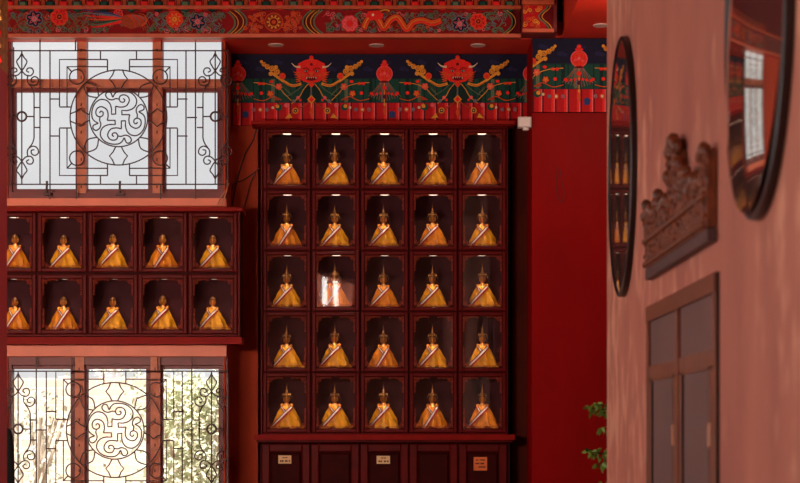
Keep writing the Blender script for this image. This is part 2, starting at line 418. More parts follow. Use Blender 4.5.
def grille(cx, cy, H, top, bot, yshift, name, label):
    YG = YWIN-.05; g = MB(); r = .0046
    def line(pts, sm=1, rr=r):
        q = [P(a[0], a[1], YG) for a in pts]
        if sm > 1: q = smooth_path(q, sm)
        g.tube(q, rr, IRON, 6)
    def circ(x, y, rx, rr=r, n=40, ry=None): g.tube([P(x+rx*math.cos(2*PI*i/n), y+(ry or rx)*math.sin(2*PI*i/n), YG) for i in range(n)], rr, IRON, 6, closed=True)
    X = lambda d, s: cx+s*d
    line([(8, cy-H), (229, cy-H)]); line([(8, cy+H), (229, cy+H)])
    line([(cx-78.5, top), (cx-78.5, cy+H)]); line([(cx-68.5, cy-H), (cx-68.5, bot)]); line([(cx+77, top), (cx+77, bot)]); line([(cx+67.5, cy-H), (cx+67.5, cy+H)])
    circ(cx, cy, 48.4, ry=47.5, n=72); circ(cx, cy, 29.2, n=56)
    KO = H-8.8 if H > 62 else H        # outer key line
    KI = 50.8
    for sx in (-1, 1):
        xs = lambda d: cx+sx*d
        line([(xs(43), top), (xs(43), cy-H)]); line([(xs(42), cy+H), (xs(42), bot)])
        for sy in (-1, 1):
            ys = lambda d: cy+sy*d
            line([(xs(18), ys(H)), (xs(18), ys(KO))]) if H > 62 else None
            line([(xs(11), ys(KO)), (xs(59), ys(KO)), (xs(59), ys(11))]); line([(xs(11), ys(KI)), (xs(51.5), ys(KI)), (xs(51.5), ys(10.5))])
            line([(xs(11), ys(KO)), (xs(11), ys(46.4))]); line([(xs(59), ys(10.5)), (xs(47.5), ys(10.5))])
            circ(xs(41.6), ys(40.6), 7.3, n=24); line([(xs(51.5), ys(KI)), (xs(46.8), ys(45.8))])
            line([(xs(69), ys(18.5)), (xs(59), ys(18.5))]); line([(xs(78.5), ys(10)), (xs(84.8), ys(10))])
            # star brackets round the inner ring
            line([(xs(20), ys(22)), (xs(22.3), ys(31)), (xs(32), ys(35))], 3); line([(xs(22), ys(20)), (xs(31), ys(22.3)), (xs(35), ys(32))], 3)
            # diamonds
            line([(xs(3.8), ys(48)), (xs(6), ys(42.5)), (xs(9), ys(38.5)), (xs(5.5), ys(34.5)), (xs(2.7), ys(29))], 1)
            line([(xs(48), ys(3.8)), (xs(42.5), ys(6)), (xs(38.5), ys(9)), (xs(34.5), ys(5.5)), (xs(29), ys(2.7))], 1)
        line([(xs(78.5), cy), (xs(68.5), cy)])
        # spear column
        sc_ = xs(96.7); line([(sc_, cy-H), (sc_, cy+H)]); circ(sc_, cy-1, 4.6, n=20, rr=.007)
        for s2 in (-1, 1):
            line([(sc_+s2*4.6, cy-1), (sc_+s2*12, cy-1)])
            for sy in (-1, 1):
                def q(pts, base=45.+0): # from the photographed scroll at the right, 6.04 px per px, centre x 136
                    return [(sc_+s2*(136-a)/6.04, cy-1.5+sy*(117.5-(yy/6.04+base)-(66.8-H))) for a, yy in pts]
                line(q([(136, 58), (122, 85), (105, 108), (118, 138), (136, 165)]), 4)
                line(q([(136, 165), (112, 190), (82, 194), (66, 172), (75, 150), (98, 149), (107, 165), (92, 174)]), 4)
                line(q([(97, 190), (103, 215), (96, 240), (68, 256), (42, 243), (36, 215), (56, 200), (76, 210), (78, 230), (60, 234)]), 4)
                line(q([(92, 247), (75, 268), (63, 300), (62, 340), (62, 448)]), 3)
    # central cloud scrolls, one branch turned four times
    S = 7.43
    pA = [(148-241, 262-241), (215-241, 262-241), (215-241, 294-241), (180-241, 292-241)]
    arc = [(180, 292), (140, 304), (113, 332), (107, 375), (135, 415), (185, 437), (240, 437), (268, 418), (283, 393), (291, 410), (302, 429), (324, 429), (337, 408), (321, 382), (290, 372), (262, 381), (237, 378)]
    spi = [(262, 325), (225, 318), (183, 328), (161, 365), (170, 395), (195, 409), (224, 404), (236, 380), (225, 358), (203, 356), (194, 372), (207, 382)]
    for k in range(4):
        c_, s_ = ((1, 0), (0, 1), (-1, 0), (0, -1))[k]
        T = lambda a, b: (cx+(a*c_-b*s_)/S, cy+(a*s_+b*c_)/S)
        line([T(21, 84), T(21, 24), T(52, 24), T(54, 62)][:3])
        line([T(a, b) for a, b in [(-26, 21), (-26, 53), (-61, 51)]])
        line([T(a-241, b-241) for a, b in arc], 4); line([T(a-241, b-241) for a, b in spi], 4)
    for x in (9.5, 228):
        line([(x, cy-H+2), (x, cy+H+2)], rr=.004)
    return thing(g, name, label, 'window grille', smooth=True)
grille(118.5, 117.5, 66.8, 37, 199, 0, 'window_grille', 'dark iron scrollwork grille across the upper window, pale sky behind it')
grille(114.8, 430, 58.8, 357, 505, 0, 'window_grille', 'dark iron scrollwork grille across the lower window, foliage and stone blocks behind it')

# ================================================================== PAINTED BEAM
XB0, XB1 = XL, PX(520.5, YBEAM)
beam = empty('painted_beam', (0, YBEAM, ZS), 'long painted beam over the windows and cabinet, red with flowers, phoenix and dragon', 'beam')
bz = lambda py: PZ(py, YBEAM)
MB().box(XB0, XB1, YBEAM, YBEAM+.02, ZS, ZC, CEILM).build('core', beam)
MB().box(XB0, XB1, YBEAM-.045, YBEAM, ZS, bz(35), SALT).build('lower_trim', beam)
MB().box(XB0, XB1, YBEAM-.05, YBEAM, bz(10.5), bz(7), GOLDTRIM).build('upper_trim', beam)
YF = YBEAM-.01
pt = Paint(YF)
PFB = pm('frieze_red', (132, 8, 14)); pt.rect(-20, 10.5, 520, 35, PDR)
def ogee_panel(p, x0, x1, base, inward=False, y0=11, y1=34.5, lines=(PG2, PGO)):
    yc = (y0+y1)/2; d = 9
    def edge(x, s):  # s=+1 right edge bulging to the right
        return [(x-s*d*abs(t)**2.1, yc+(y1-y0)/2*t) for t in (-1, -.85, -.65, -.4, -.15, .15, .4, .65, .85, 1)]
    r = edge(x1, 1 if not inward else -1); l = edge(x0, -1 if not inward else 1)
    if inward: r = [(a-d, b) for a, b in r]; l = [(a+d, b) for a, b in l]
    p.fan(r+l[::-1], base)
    for w, off, m in ((1.5, 0, PG2), (.8, 3.2, PGO)):
        p.stroke([(a+off, b) for a, b in r], w, m, 3); p.stroke([(a-off, b) for a, b in l], w, m, 3)
def vines(p, x0, x1, n, cols, y0=12.5, y1=33.5, rr=(1.8, 3.4), w=.8):
    for i in range(n):
        x = x0+(x1-x0)*(i+.5)/n+random.uniform(-2, 2); y = y0+3 if i % 2 else y1-3
        y += random.uniform(-1.5, 1.5); r = random.uniform(*rr); c = random.choice(cols)
        p.disc(x+r*.3, y, r*.55, random.choice((PGD, PPU, PDR, PG)))
        p.spiral(x, y, r, 1.3, w, c, random.uniform(0, 6.28), random.choice((1, -1)))
        a = random.uniform(0, 6.28); p.stroke([(x, y), (x+3*math.cos(a), y+2*math.sin(a)), (x+6*math.cos(a+.6), 23+(y-23)*.5)], w, c, 3, taper=True)
ogee_panel(pt, -8, 235, PFB)
for _ in range(2): vines(pt, 8, 112, 30, (PG2, PGY, PG2, PPK, PBR)); vines(pt, 146, 226, 26, (PG2, PGY, PG2, PPK, PBR))
vines(pt, 20, 220, 40, (PG2, PGY, PBR), 18, 28, (1.4, 2.6), .6)
def stems(p, x0, x1, m, w=.9, ph=0.):
    n = int((x1-x0)/3); p.stroke([(x0+(x1-x0)*i/n, 23+6.5*math.sin(ph+(x0+(x1-x0)*i/n)*.33)) for i in range(n+1)], w, m, 3)
    x = x0+4
    while x < x1-4:
        yv = 23+6.5*math.sin(ph+x*.33); sg = -1 if yv > 23 else 1
        p.stroke([(x, yv), (x+2.5, yv+sg*3), (x+5.5, yv+sg*4.5), (x+7, yv+sg*2.2), (x+5.2, yv+sg*1)], w*.9, m, 4)
        p.fan([(x-.6, yv), (x+1.5, yv-sg*2.2), (x+4.6, yv-sg*2.6), (x+2.4, yv-sg*.4)], m); x += 6.3
stems(pt, 9, 92, PG2, .9, .4); stems(pt, 146, 222, PG2, .9, 2.); stems(pt, 9, 92, PBR, .6, 3.3); stems(pt, 146, 222, PGY, .6, 5.)
pt.flower(35, 19.5, 8.2, PNV, PGY, PPK); pt.flower(60, 17.5, 8.5, PSC, POR, PDR, 8); pt.flower(175, 20, 8.2, PSC, POR, PGO, 8); pt.flower(198, 22.5, 8, PNV, PGY, PPK); pt.flower(119, 12.5+2, 4.5, PSC, PPK, PDR)
for k, (c, dy) in enumerate(((PBL, -8), (PGY, -5.5), (PSC, -2.5), (POR, .5), (PG, 3.5), (PG2, 6), (PSC, 8))):     # phoenix tail
    pt.stroke([(128, 21), (112, 20+dy*.6), (98, 20+dy*.95), (82+k*1.5, 19+dy*1.05)], 3.4, c, 5, taper=True)
pt.fan([(122, 17), (134, 14), (146, 18), (144, 26), (132, 30), (122, 26)], PBR)
for k in range(7): pt.stroke([(128+k*2, 16), (134+k*2.3, 21), (136+k*2.5, 29)], 1.1, (POR, PSC, PGY)[k % 3], 4, taper=True)
pt.stroke([(142, 27), (147, 22), (145, 16), (139, 14)], 2.2, POR, 5, taper=True)
# rosette panel
def rosette_panel(p, x0, x1, c):
    yc = 23
    for i in range(90):
        x = random.uniform(x0+5, x1-5); y = random.uniform(13.5, 32.5)
        if abs(x-c) < 9.5: continue
        if abs(x-(x0 if x < c else x1)) < 11-abs(y-yc)*.8: continue
        p.spiral(x, y, random.uniform(1.6, 3), 1.4, .75, random.choice((POR, POR, GOLDTRIM, PBR)), random.uniform(0, 6), random.choice((1, -1)))
    for r_, m, w in ((9, POR, .8), (7.6, PBR, .7), (4.4, PGO, .7)): p.stroke([(c+r_*math.cos(a*PI/8), yc+r_*math.sin(a*PI/8)) for a in range(16)], w, m, 2, closed=True)
    for k in range(10): p.disc(c+5.9*math.cos(k*PI/5), yc+5.9*math.sin(k*PI/5), 1.1, PGO, n=8)
    p.disc(c, yc, 2, POR)
ogee_panel(pt, 238, 312, PFB, inward=True); rosette_panel(pt, 238, 312, 274)
ogee_panel(pt, 314, 512, PFB)
vines(pt, 326, 500, 46, (PG2, PGY, PBR, PPK), 17, 29, (1.4, 2.6), .6)
vines(pt, 326, 345, 7, (PG2, PGY, PPK)); vines(pt, 356, 385, 12, (PG2, PGY, PPK)); vines(pt, 385, 505, 54, (PG2, PGY, PG2, PPK, PBR))
stems(pt, 326, 372, PG2, .9, .4); stems(pt, 400, 503, PG2, .9, 1.); stems(pt, 400, 503, PGY, .6, 4.)
stems(pt, 252, 264, POR, .9, 1.); stems(pt, 284, 298, POR, .9, 2.)
pt.flower(350, 25, 8.2, PPK, PSC, PSC, 8); pt.flower(459.5, 25.5, 7.8, PNV, PGY, PPK); pt.flower(478, 23, 8, PSC, POR, PDR, 8)
body = [(364, 30), (368, 21), (375, 18), (380, 24), (384, 30), (390, 22), (397, 19), (402, 25), (407, 31), (413, 24), (422, 22), (432, 25), (441, 22)]
pt.stroke(body, 7.4, PDR, 5); pt.stroke(body, 6, POR, 5); pt.stroke([(a, b+1.6) for a, b in body], 1.5, PSC, 5); pt.stroke([(a, b-.6) for a, b in body], 1.2, PGO, 5, taper=True)
pt.fan([(368, 13), (378, 12), (384, 16), (381, 21), (372, 22), (366, 18)], PSC); pt.disc(373, 16.5, 1.3, PCR); pt.stroke([(380, 13), (386, 11.5), (390, 13)], 1, PGO, 3)
for (x, y) in ((388, 29), (402, 17), (412, 31), (426, 29)):
    for k in range(3): pt.stroke([(x, y), (x+2+k, y+2-k*2), (x+4, y+4-k*3.4)], 1, POR, 3, taper=True)
pt.mb.build('painted_frieze', beam)
# row of painted lotus petals on the top edge
def petal_mb(col):
    m = MB(); n = 8
    prof = [(.0, 0)]
    out = [(-.027, 0), (-.03, .03), (-.027, .06), (0, .075), (.027, .06), (.03, .03), (.027, 0)]
    m.prism([(a, -.03, b-.07) for a, b in [(x, -zz+.075) for x, zz in out]][::-1], (0, .03, 0), col)
    m.prism([(a*.62, -.036, (b-.035)*.75-.03) for a, b in [(x, -zz+.075) for x, zz in out]][::-1], (0, .01, 0), PG2 if col is PG else (PSC if col is PR else PG))
    return m
cols = (PR, PG, PR, PGD); protos = []
YP = YBEAM-.005; zp = bz(0)
base_strip = MB().box(XB0, XB1, YP-.002, YP+.005, bz(7), ZC, PDR).build('petal_backing', beam)
k = 0; px = 10.; npet = 0
me_big = {}; 
while px < 518:
    c = cols[k % 4]
    if c not in me_big:
        o = petal_mb(c).build('lotus_petal', beam, loc=(0, 0, 0)); me_big[c] = o
    else:
        o = me_big[c].copy(); COL.objects.link(o)
    o.location = (PX(px, YP)-0, YP-YBEAM, bz(3.2)-ZS)
    px += 13.5; k += 1
sm = MB()
for q in range(38):
    x = PX(16.7+13.5*q, YP)
    if x > XB1-.02: break
    sm.box(x-.012, x+.012, YP-.02, YP, bz(7), bz(-3), PBR); sm.box(x-.024, x-.018, YP-.012, YP, bz(7), bz(-3), GOLDTRIM); sm.box(x+.018, x+.024, YP-.012, YP, bz(7), bz(-3), GOLDTRIM)
sm.build('petal_divider', beam)

# projecting beam end
YQ = 12.97
be = empty('beam_end_block', (PX(538, YQ), YQ, PZ(31.5, YQ)), 'short projecting beam end with orange scroll painting at the right of the long beam', 'beam')
MB().box(PX(523, YQ), PX(557, YQ), YQ, YBEAM, PZ(31.5, YQ), ZC, CASE).build('core', be)
m_ = MB().pbox(522.5, 28.5, 554, 31.8, YQ-.04, YQ, SALT); m_.build('lower_trim', be)
m_ = MB().pbox(522.5, 0, 554, 4.2, YQ-.04, YQ, GOLDTRIM); m_.build('upper_trim', be)
p2 = Paint(YQ); p2.rect(523.5, 4, 553.5, 29, PDR)
p2.fan([(523.5, 4.5), (547, 4.5), (545, 9), (541, 13), (539, 16.5), (541, 20), (545, 24), (547, 28.5), (523.5, 28.5)], PR)
for i in range(34):
    x = random.uniform(525, 544); y = random.uniform(6.5, 27)
    if x > 541-8+abs(y-16.5)*.9: continue
    p2.spiral(x, y, random.uniform(1.8, 3), 1.4, .8, random.choice((POR, PBR, PGO)), random.uniform(0, 6), random.choice((1, -1)))
for off, m, w in ((0, PG2, 1.4), (3, PGO, .8)): p2.stroke([(548+off, 4.5), (546+off, 9), (541+off, 13), (539+off, 16.5), (541+off, 20), (546+off, 24), (549+off, 28.5)], w, m, 3)
p2.mb.build('painted_face', be)

# ================================================================== PAINTED VALANCE MURALS
def cloud(p, x, y, s):
    for (dx, dy, r) in ((0, 0, 3.6), (5, -3.2, 3.4), (9.5, -5, 3), (13, -7.5, 2.6), (6, 2, 2.6), (15.5, -10, 1.8), (1, -4.4, 2.4)):
        p.disc(x+s*dx, y+dy, r*.86, PGO, n=12)
    for (dx, dy, r) in ((0, 0, 2.6), (5, -3.2, 2.2), (9.5, -5, 2), (13, -7.5, 1.7)):
        p.spiral(x+s*dx, y+dy, r, 1.3, .55, PBR, 0, s)
def face_motif(p, c):
    for s in (-1, 1):
        X = lambda d: c+s*d
        p.stroke([(X(10), 84), (X(19), 86), (X(27), 82), (X(33), 78), (X(40), 73)], 2.6, PGO, 4); p.stroke([(X(12), 84.6), (X(20), 86.2), (X(28), 82.4)], .7, PBR, 4)
        p.disc(X(29), 76.5, 3.4, POR); p.disc(X(29), 76.5, 2, PSC)
        cloud(p, X(34.5), 72, s)
        # dark green leaves below the face
        p.fan([(X(1.5), 84), (X(6), 86), (X(9), 92), (X(10), 100), (X(6), 103.5), (X(2.5), 100), (X(1), 92)], PGD); p.fan([(X(8), 85), (X(14), 90), (X(17), 98), (X(13), 102), (X(10), 96)], PG)
        p.stroke([(X(3), 84), (X(8), 90), (X(12), 97), (X(20), 104)], .8, PGO, 4); p.stroke([(X(8), 85), (X(15), 91), (X(24), 96), (X(30), 92)], .7, PG2, 4)
        p.stroke([(X(2), 102), (X(9), 107), (X(16), 111), (X(24), 117)], 1.2, PBR, 3); p.fan([(X(22), 113.5), (X(26.5), 119), (X(19), 118)], PGO)
        p.disc(X(16), 111, 3, PGO); p.disc(X(16), 111, 2, PGD); p.disc(X(16), 111, .9, PGO)
        for (dx, dy, r, m) in ((13.5, 98, 1.7, PPK), (17.5, 101.5, 1.8, PGY), (11, 100.5, 1.3, PSC), (25, 105.5, 2.3, PPK), (33, 107.6, 3.6, PG), (34, 106.6, 2, PGO), (38.5, 108, 1.4, PCR), (44.5, 110, 1.9, PGY), (51, 110, 2.6, POR), (51, 110, 1.3, PCR), (57.5, 110, 2, PGY), (57.5, 110, .9, PSC)): p.disc(X(dx), dy, r, m, n=10)
        # flower sprays on the green band
        p.stroke([(X(20), 101), (X(26), 95), (X(33), 88), (X(45), 84), (X(58), 83)], .7, PGO, 4); p.stroke([(X(30), 100.5), (X(38), 97), (X(48), 101), (X(58), 99)], .8, POR, 4)
        p.flower(X(32.5), 87, 3.2, PSC, PPK, PGO, 5); p.flower(X(41), 94, 3, PSC, POR, PGO, 5); p.disc(X(48), 84, 2.2, POR, 1.4); p.disc(X(52), 84, 1.6, PSC); p.disc(X(40), 82, 2, PSC, 1.5); p.disc(X(50), 93.5, 1.8, PSC); p.disc(X(34), 99.5, 3.2, PBR, 1.3); p.disc(X(60), 94, 1.7, PSC)
        for q in range(5): p.stroke([(X(20+q), 96-q), (X(22+q*1.4), 92-q), (X(21+q*2), 88-q)], .6, PG2, 3, taper=True)
    # mane and face
    for k in range(26):
        a = PI*(.02+.96*k/25); 
        p.stroke([(c+13*math.cos(a), 72-6*math.sin(a)+3), (c+16.5*math.cos(a), 73-12.5*math.sin(a)+3)], 2.2, (PSC, POR)[k % 2], 1, taper=True)
    p.fan([(c-15, 70), (c-13, 64), (c-6, 60.5), (c, 59.5), (c+6, 60.5), (c+13, 64), (c+15, 70), (c+14, 77), (c+8, 82), (c, 84), (c-8, 82), (c-14, 77)], PSC)
    for s in (-1, 1):
        X = lambda d: c+s*d
        for k in range(5): p.stroke([(X(11), 73+k*2), (X(15), 73.5+k*2.2), (X(18.5-k), 72+k*2.6)], 1.8, POR, 3, taper=True)
        p.stroke([(X(11), 67.5), (X(16), 67), (X(20), 63.5)], 2.4, PCR, 4, taper=True)
        p.stroke([(X(1.5), 71), (X(5), 68.5), (X(9), 69.5)], 1, PDR, 3); p.disc(X(5.3), 71.6, 2.2, PDR, 1.4); p.disc(X(5.3), 71.7, 1.5, PCR, .8); p.disc(X(5.2), 71.7, .8, PNV); p.disc(X(8.5), 75.5, 2, POR, 1.4)
        p.stroke([(X(2), 76.5), (X(6), 75.5), (X(9), 78)], .9, POR, 3); p.disc(X(2), 75.3, 1.3, PDR, .9)
    p.disc(c, 74.5, 2.4, POR, 2); p.disc(c, 65, 1.5, PDR); p.disc(c, 57.8, 2.2, PSC, 1.6); p.disc(c, 59.6, 2.8, POR, .9)
    p.fan([(c-6, 77.5), (c+6, 77.5), (c+5, 80.5), (c, 81.5), (c-5, 80.5)], PDR)
    for d in (-4.6, -2, 0, 2, 4.6): p.poly([(c+d-.8, 77.6), (c+d+.8, 77.6), (c+d, 80 if abs(d) > 4 else 78.9)], PCR)
    p.poly([(c, 81.5), (c+3, 85), (c, 88.5), (c-3, 85)], POR); p.poly([(c, 82.7), (c+2, 85), (c, 87.3), (c-2, 85)], PSC)
    p.stroke([(c, 88), (c, 97)], .9, PGY, 1); p.poly([(c, 95.5), (c+4.2, 100), (c, 104.5), (c-4.2, 100)], PGO); p.poly([(c, 97), (c+3, 100), (c, 103), (c-3, 100)], PSC)
    p.stroke([(c, 104), (c, 110)], 1, PGO, 1); p.fan([(c, 108), (c+2, 113), (c, 118.5), (c-2, 113)], POR)
def lantern_motif(p, c):
    for k in range(-6, 7):
        p.stroke([(c+k*.5, 81), (c+k*1.6, 90), (c+k*2.7, 102-abs(k)*.9)], .8, (PG2, PBR, PGY)[k % 3], 3)
        if k % 2 == 0: p.disc(c+k*1.9, 93+abs(k)*.3, 1.4, PSC, n=8)
    p.stroke([(c, 82), (c, 112)], .8, PGO, 1); p.disc(c, 88, 2.2, PSC); p.disc(c, 97, 2, PPU)
    p.disc(c, 74, 8, PSC); p.stroke([(c+7.8*math.cos(a*PI/10), 74+7.8*math.sin(a*PI/10)) for a in range(20)], .8, PPK, 2, closed=True)
    for s in (-1, 1):
        p.stroke([(c+s*1, 68.5), (c+s*4.6, 70), (c+s*3, 73.5), (c+s*5.5, 77), (c+s*2, 80)], .9, POR, 3); p.spiral(c+s*3.2, 75.5, 1.7, 1.1, .6, PPK, 0, s)
    p.stroke([(c, 68), (c, 80)], .9, POR, 1); p.disc(c, 73.5, 1.6, PPK)
    p.disc(c, 65, 4, PSC, 1.5); p.disc(c, 62.5, 2.2, PSC); p.disc(c, 62.3, 1, POR); p.disc(c, 82, 4.5, PDR, 1.2)
    p.fan([(c, 106), (c+1.8, 111), (c, 116), (c-1.8, 111)], POR); p.disc(c, 104.5, 1.2, PGO)
    p.poly([(c+7.8-3, 112), (c+7.8, 111), (c+11, 113), (c+10, 118), (c+5, 118)], PBL)
def valance(p, x0, x1, xs, x_first):
    p.rect(x0, 54.5, x1, 79, PNV); p.rect(x0, 78.4, x1, 103.4, PG); p.rect(x0, 102.7, x1, 125.5, PR)
    q = x_first
    i = 0
    while q < x1:
        w = 12.2; a, b = max(q, x0), min(q+w, x1)
        if b > a:
            p.rect(max(a, b-3.4), 102.7, b, 125.5, PSC); p.rect(max(a, b-1.2), 102.9, b, 125.5, PPK)
            p.rect(a, 102.8, min(b, a+1.6), 125.5, PDR)
            p.rect(max(a, b-6), 78.6, max(a, b-2.5), 102.6, (PG2, PG, PGD)[i % 3])
            p.rect(a, 78.6, min(b, a+1), 102.6, PGD)
        q += w; i += 1
    for k in range(int((x1-x0)/18)):
        xx = x0+9+18*k; p.disc(xx, 62+(k % 2)*7, 3.6, PNB, 2.4); p.disc(xx+4, 63+(k % 2)*7, 2.6, PNB, 1.8)
    p.stroke([(x0, 79), (x1, 79)], .5, PGD, 1); p.stroke([(x0, 102.8), (x1, 102.8)], .7, PPU, 1)
YV = YBACK-.02
mv = empty('painted_valance', (PX(381, YBACK), YBACK, PZ(125, YBACK)), 'wide wall painting of a pleated valance with horned red faces above the tall statue cabinet', 'wall painting')
MB().box(PX(231.5, YV), PX(531, YV), YV, YBACK, PZ(125.5, YV), ZS, LACQD).build('panel', mv)
pv = Paint(YV); pv.clip = (231.7, 54.3, 530.5, 125.5); valance(pv, 231.7, 530.5, None, 228.5)
for c in (238, 384.5, 531): lantern_motif(pv, c)
for c in (311.5, 457.5): face_motif(pv, c)
pv.mb.build('painted_pattern', mv)
YV2 = YBEAM-.02
mv2 = empty('painted_valance', (PX(572, YV2), YV2, PZ(112, YV2)), 'narrow wall painting of a pleated valance with one red lantern on the scarlet column', 'wall painting')
MB().box(XC+.002, PX(680, YV2), YV2, YBEAM, PZ(112.3, YV2), ZS, LACQD).build('panel', mv2)
pv = Paint(YV2, 579, 38.8, 384.5, 54.7, 1.045); pv.clip = (532.6, 38.7, 680, 112); valance(pv, 340, 482, None, 337)
lantern_motif(pv, 384.5)
for c in (311.5, 457.5): face_motif(pv, c)
pv.mb.build('painted_pattern', mv2)

# ================================================================== STATUES
def robe_ab(t):           # t 0 bottom .. 1 shoulders -> half width, half depth
    a = .092*(1-t)+.031*t + .010*math.sin(PI*t)
    b = .062*(1-t)+.026*t+.006*math.sin(PI*t)
    return a, b
RH0, RH1 = .008, .161
def robe_mb(v, m):
    r_ = random.Random(v); mb = MB(); n = 48; K = 16; i = mb.mi(m); ph = [r_.uniform(0, 6.28) for _ in range(6)]; skew = r_.uniform(-.007, .009)
    for k in range(K+1):
        t = k/K; a, b = robe_ab(t)
        for j in range(n):
            th = 2*PI*j/n
            fold = 1+.05*(1-t)**5*math.sin(13*th+ph[5])+(1-t)**.7*((.11)*math.sin(9*th+ph[0]+2.5*t)+.06*math.sin(5*th+ph[1]-5*t)+.025*math.sin(17*th+ph[2]))+.045*math.sin(16*t+4*th+ph[3])*(1-t)*t*3
            zz = RH0+(RH1-RH0)*t+(1-t)**4*(.010*math.sin(6*th+ph[4])+.006*math.sin(11*th+ph[5])+.0115)
            if k == K: a, b = .018, .016
            mb.v.append((a*fold*math.cos(th)+skew*(1-t), b*fold*math.sin(th), zz))
    for k in range(K):
        for j in range(n): mb.f.append([k*n+j, k*n+(j+1) % n, (k+1)*n+(j+1) % n, (k+1)*n+j]); mb.m.append(i)
    mb.f.append(list(range(n))[::-1]); mb.m.append(i); mb.f.append([K*n+j for j in range(n)]); mb.m.append(i)
    return mb
def sash_mb(mats, x0, t0, x1, t1, w, lift):
    mb = MB(); N = 18; ns = len(mats)
    dx, dz = x1-x0, (t1-t0)*(RH1-RH0); L = math.hypot(dx, dz); nx, nz = -dz/L, dx/L
    rows = []
    for k in range(N+1):
        q = k/N; row = []
        for s in range(ns+1):
            off = (s/ns-.5)*w; x = x0+(x1-x0)*q+nx*off; zz = RH0+(RH1-RH0)*(t0+(t1-t0)*q)+nz*off
            t = min(1, max(0, (zz-RH0)/(RH1-RH0))); a, b = robe_ab(t); u = min(.97, abs(x)/(a*1.04))
            row.append((x, -b*1.12*math.sqrt(1-u*u)-lift, zz))
        rows.append(row)
    for k in range(N):
        for s in range(ns):
            mb.face([rows[k][s], rows[k][s+1], rows[k+1][s+1], rows[k+1][s]], mats[s])
            mb.face([tuple(Vector(p)+Vector((0, .004, 0))) for p in (rows[k][s], rows[k+1][s], rows[k+1][s+1], rows[k][s+1])], mats[s])
    return mb
def body_mb():           # gilded torso, neck and head in one surface
    mb = MB(); n = 20; i = mb.mi(GOLD)
    prof = [(.026, .1), (.036, .125), (.038, .140), (.030, .150), (.016, .156), (.0105, .161), (.0105, .166), (.014, .171), (.0160, .178), (.0172, .187), (.0170, .196), (.0165, .205), (.012, .213), (.004, .217)]
    for (r, h) in prof:
        for j in range(n):
            th = 2*PI*j/n; d = .62 if h < .152 else .98
            x, y = r*math.cos(th), r*d*math.sin(th)
            if h > .168:
                fr = max(0, -math.sin(th)); y += .003*fr*(h > .17)*(h < .2)
                if h in (.187,) and j == 15: y -= .006      # nose
                if h in (.178,) and j in (14, 15, 16): y -= .002
                if h in (.196,) and j in (13, 17): y += .002  # eye hollows
            mb.v.append((x, y, h))
    for k in range(len(prof)-1):
        for j in range(n): mb.f.append([k*n+j, k*n+(j+1) % n, (k+1)*n+(j+1) % n, (k+1)*n+j]); mb.m.append(i)
    mb.f.append(list(range(n))[::-1]); mb.m.append(i); mb.f.append([(len(prof)-1)*n+j for j in range(n)]); mb.m.append(i)
    for s in (-1, 1): mb.lathe([(.002, -.010), (.0045, -.006), (.0035, .004), (.005, .010), (.001, .013)], (s*.0175, .001, .185), GOLD, 8)      # long ear lobes
    for s in (-1, 1): mb.ball((s*.006, -.0158, .1925), .0032, .0012, .0012, HAIR, 8, 5)
    mb.ball((0, -.0172, .1785), .0045, .0015, .0013, S_R, 8, 5)
    for s in (-1, 1):     # necklace
        mb.tube([(s*.020, -.016, .150), (s*.013, -.0225, .143), (0, -.0255, .139)], .0022, PALEG, 6)
    mb.ball((0, -.0265, .137), .0055, .003, .0055, PALEG, 10, 6)
    return mb
def crown_mb():
    mb = MB()
    mb.lathe([(.0195, .200), (.0215, .200), (.0225, .208), (.020, .209)], (0, 0, 0), GOLDD, 20)
    for k in range(-3, 4):
        a = -PI/2+k*.5; h = .028 if k == 0 else .024-.002*abs(k); c, s = math.cos(a), math.sin(a)
        cx, cy = .0215*c, .0215*s; tx, ty = -s, c
        pts = [(-.006, .204), (-.0075, .214), (-.003, .222), (0, .204+h), (.003, .222), (.0075, .214), (.006, .204)]
        mb.prism([(cx+u*tx+c*.002*(zz > .215), cy+u*ty+s*.002*(zz > .215), zz) for u, zz in pts], (c*.003, s*.003, 0), GOLDD)
        mb.ball((cx+c*.004, cy+s*.004, .213), .0022, .0022, .0026, PALEG, 8, 4)
    mb.lathe([(.015, .205), (.014, .214), (.008, .220), (.010, .226), (.006, .231), (.0075, .238), (.004, .244), (.005, .250), (.0025, .258), (.003, .263), (.0012, .275), (.0006, .286)], (0, 0, 0), GOLDD, 12)
    for s in (-1, 1):       # crown side scrolls
        mb.tube(smooth_path([(s*.021, -.002, .206), (s*.030, -.004, .205), (s*.034, -.004, .196), (s*.030, -.003, .190)], 4), .0017, GOLDD, 6)
    return mb
def lotus_mb():
    mb = MB(); mb.lathe([(.062, 0), (.07, .004), (.06, .012), (.068, .022), (.06, .024)], (0, 0, 0), LOTUS, 28, sy=.75)
    for k in range(16):
        a = 2*PI*k/16; mb.ball((.066*math.cos(a), .050*math.sin(a), .012), .010, .008, .009, LOTUS, 8, 5)
    return mb
def collar_mb():
    mb = MB()
    for s in (-1, 1):
        mb.tube(smooth_path([(s*.026, .012, .155), (s*.034, -.006, .150), (s*.029, -.021, .140), (s*.012, -.031, .122), (0, -.034, .112)], 4), [.005]*17, ROBE2, 6)
    return mb
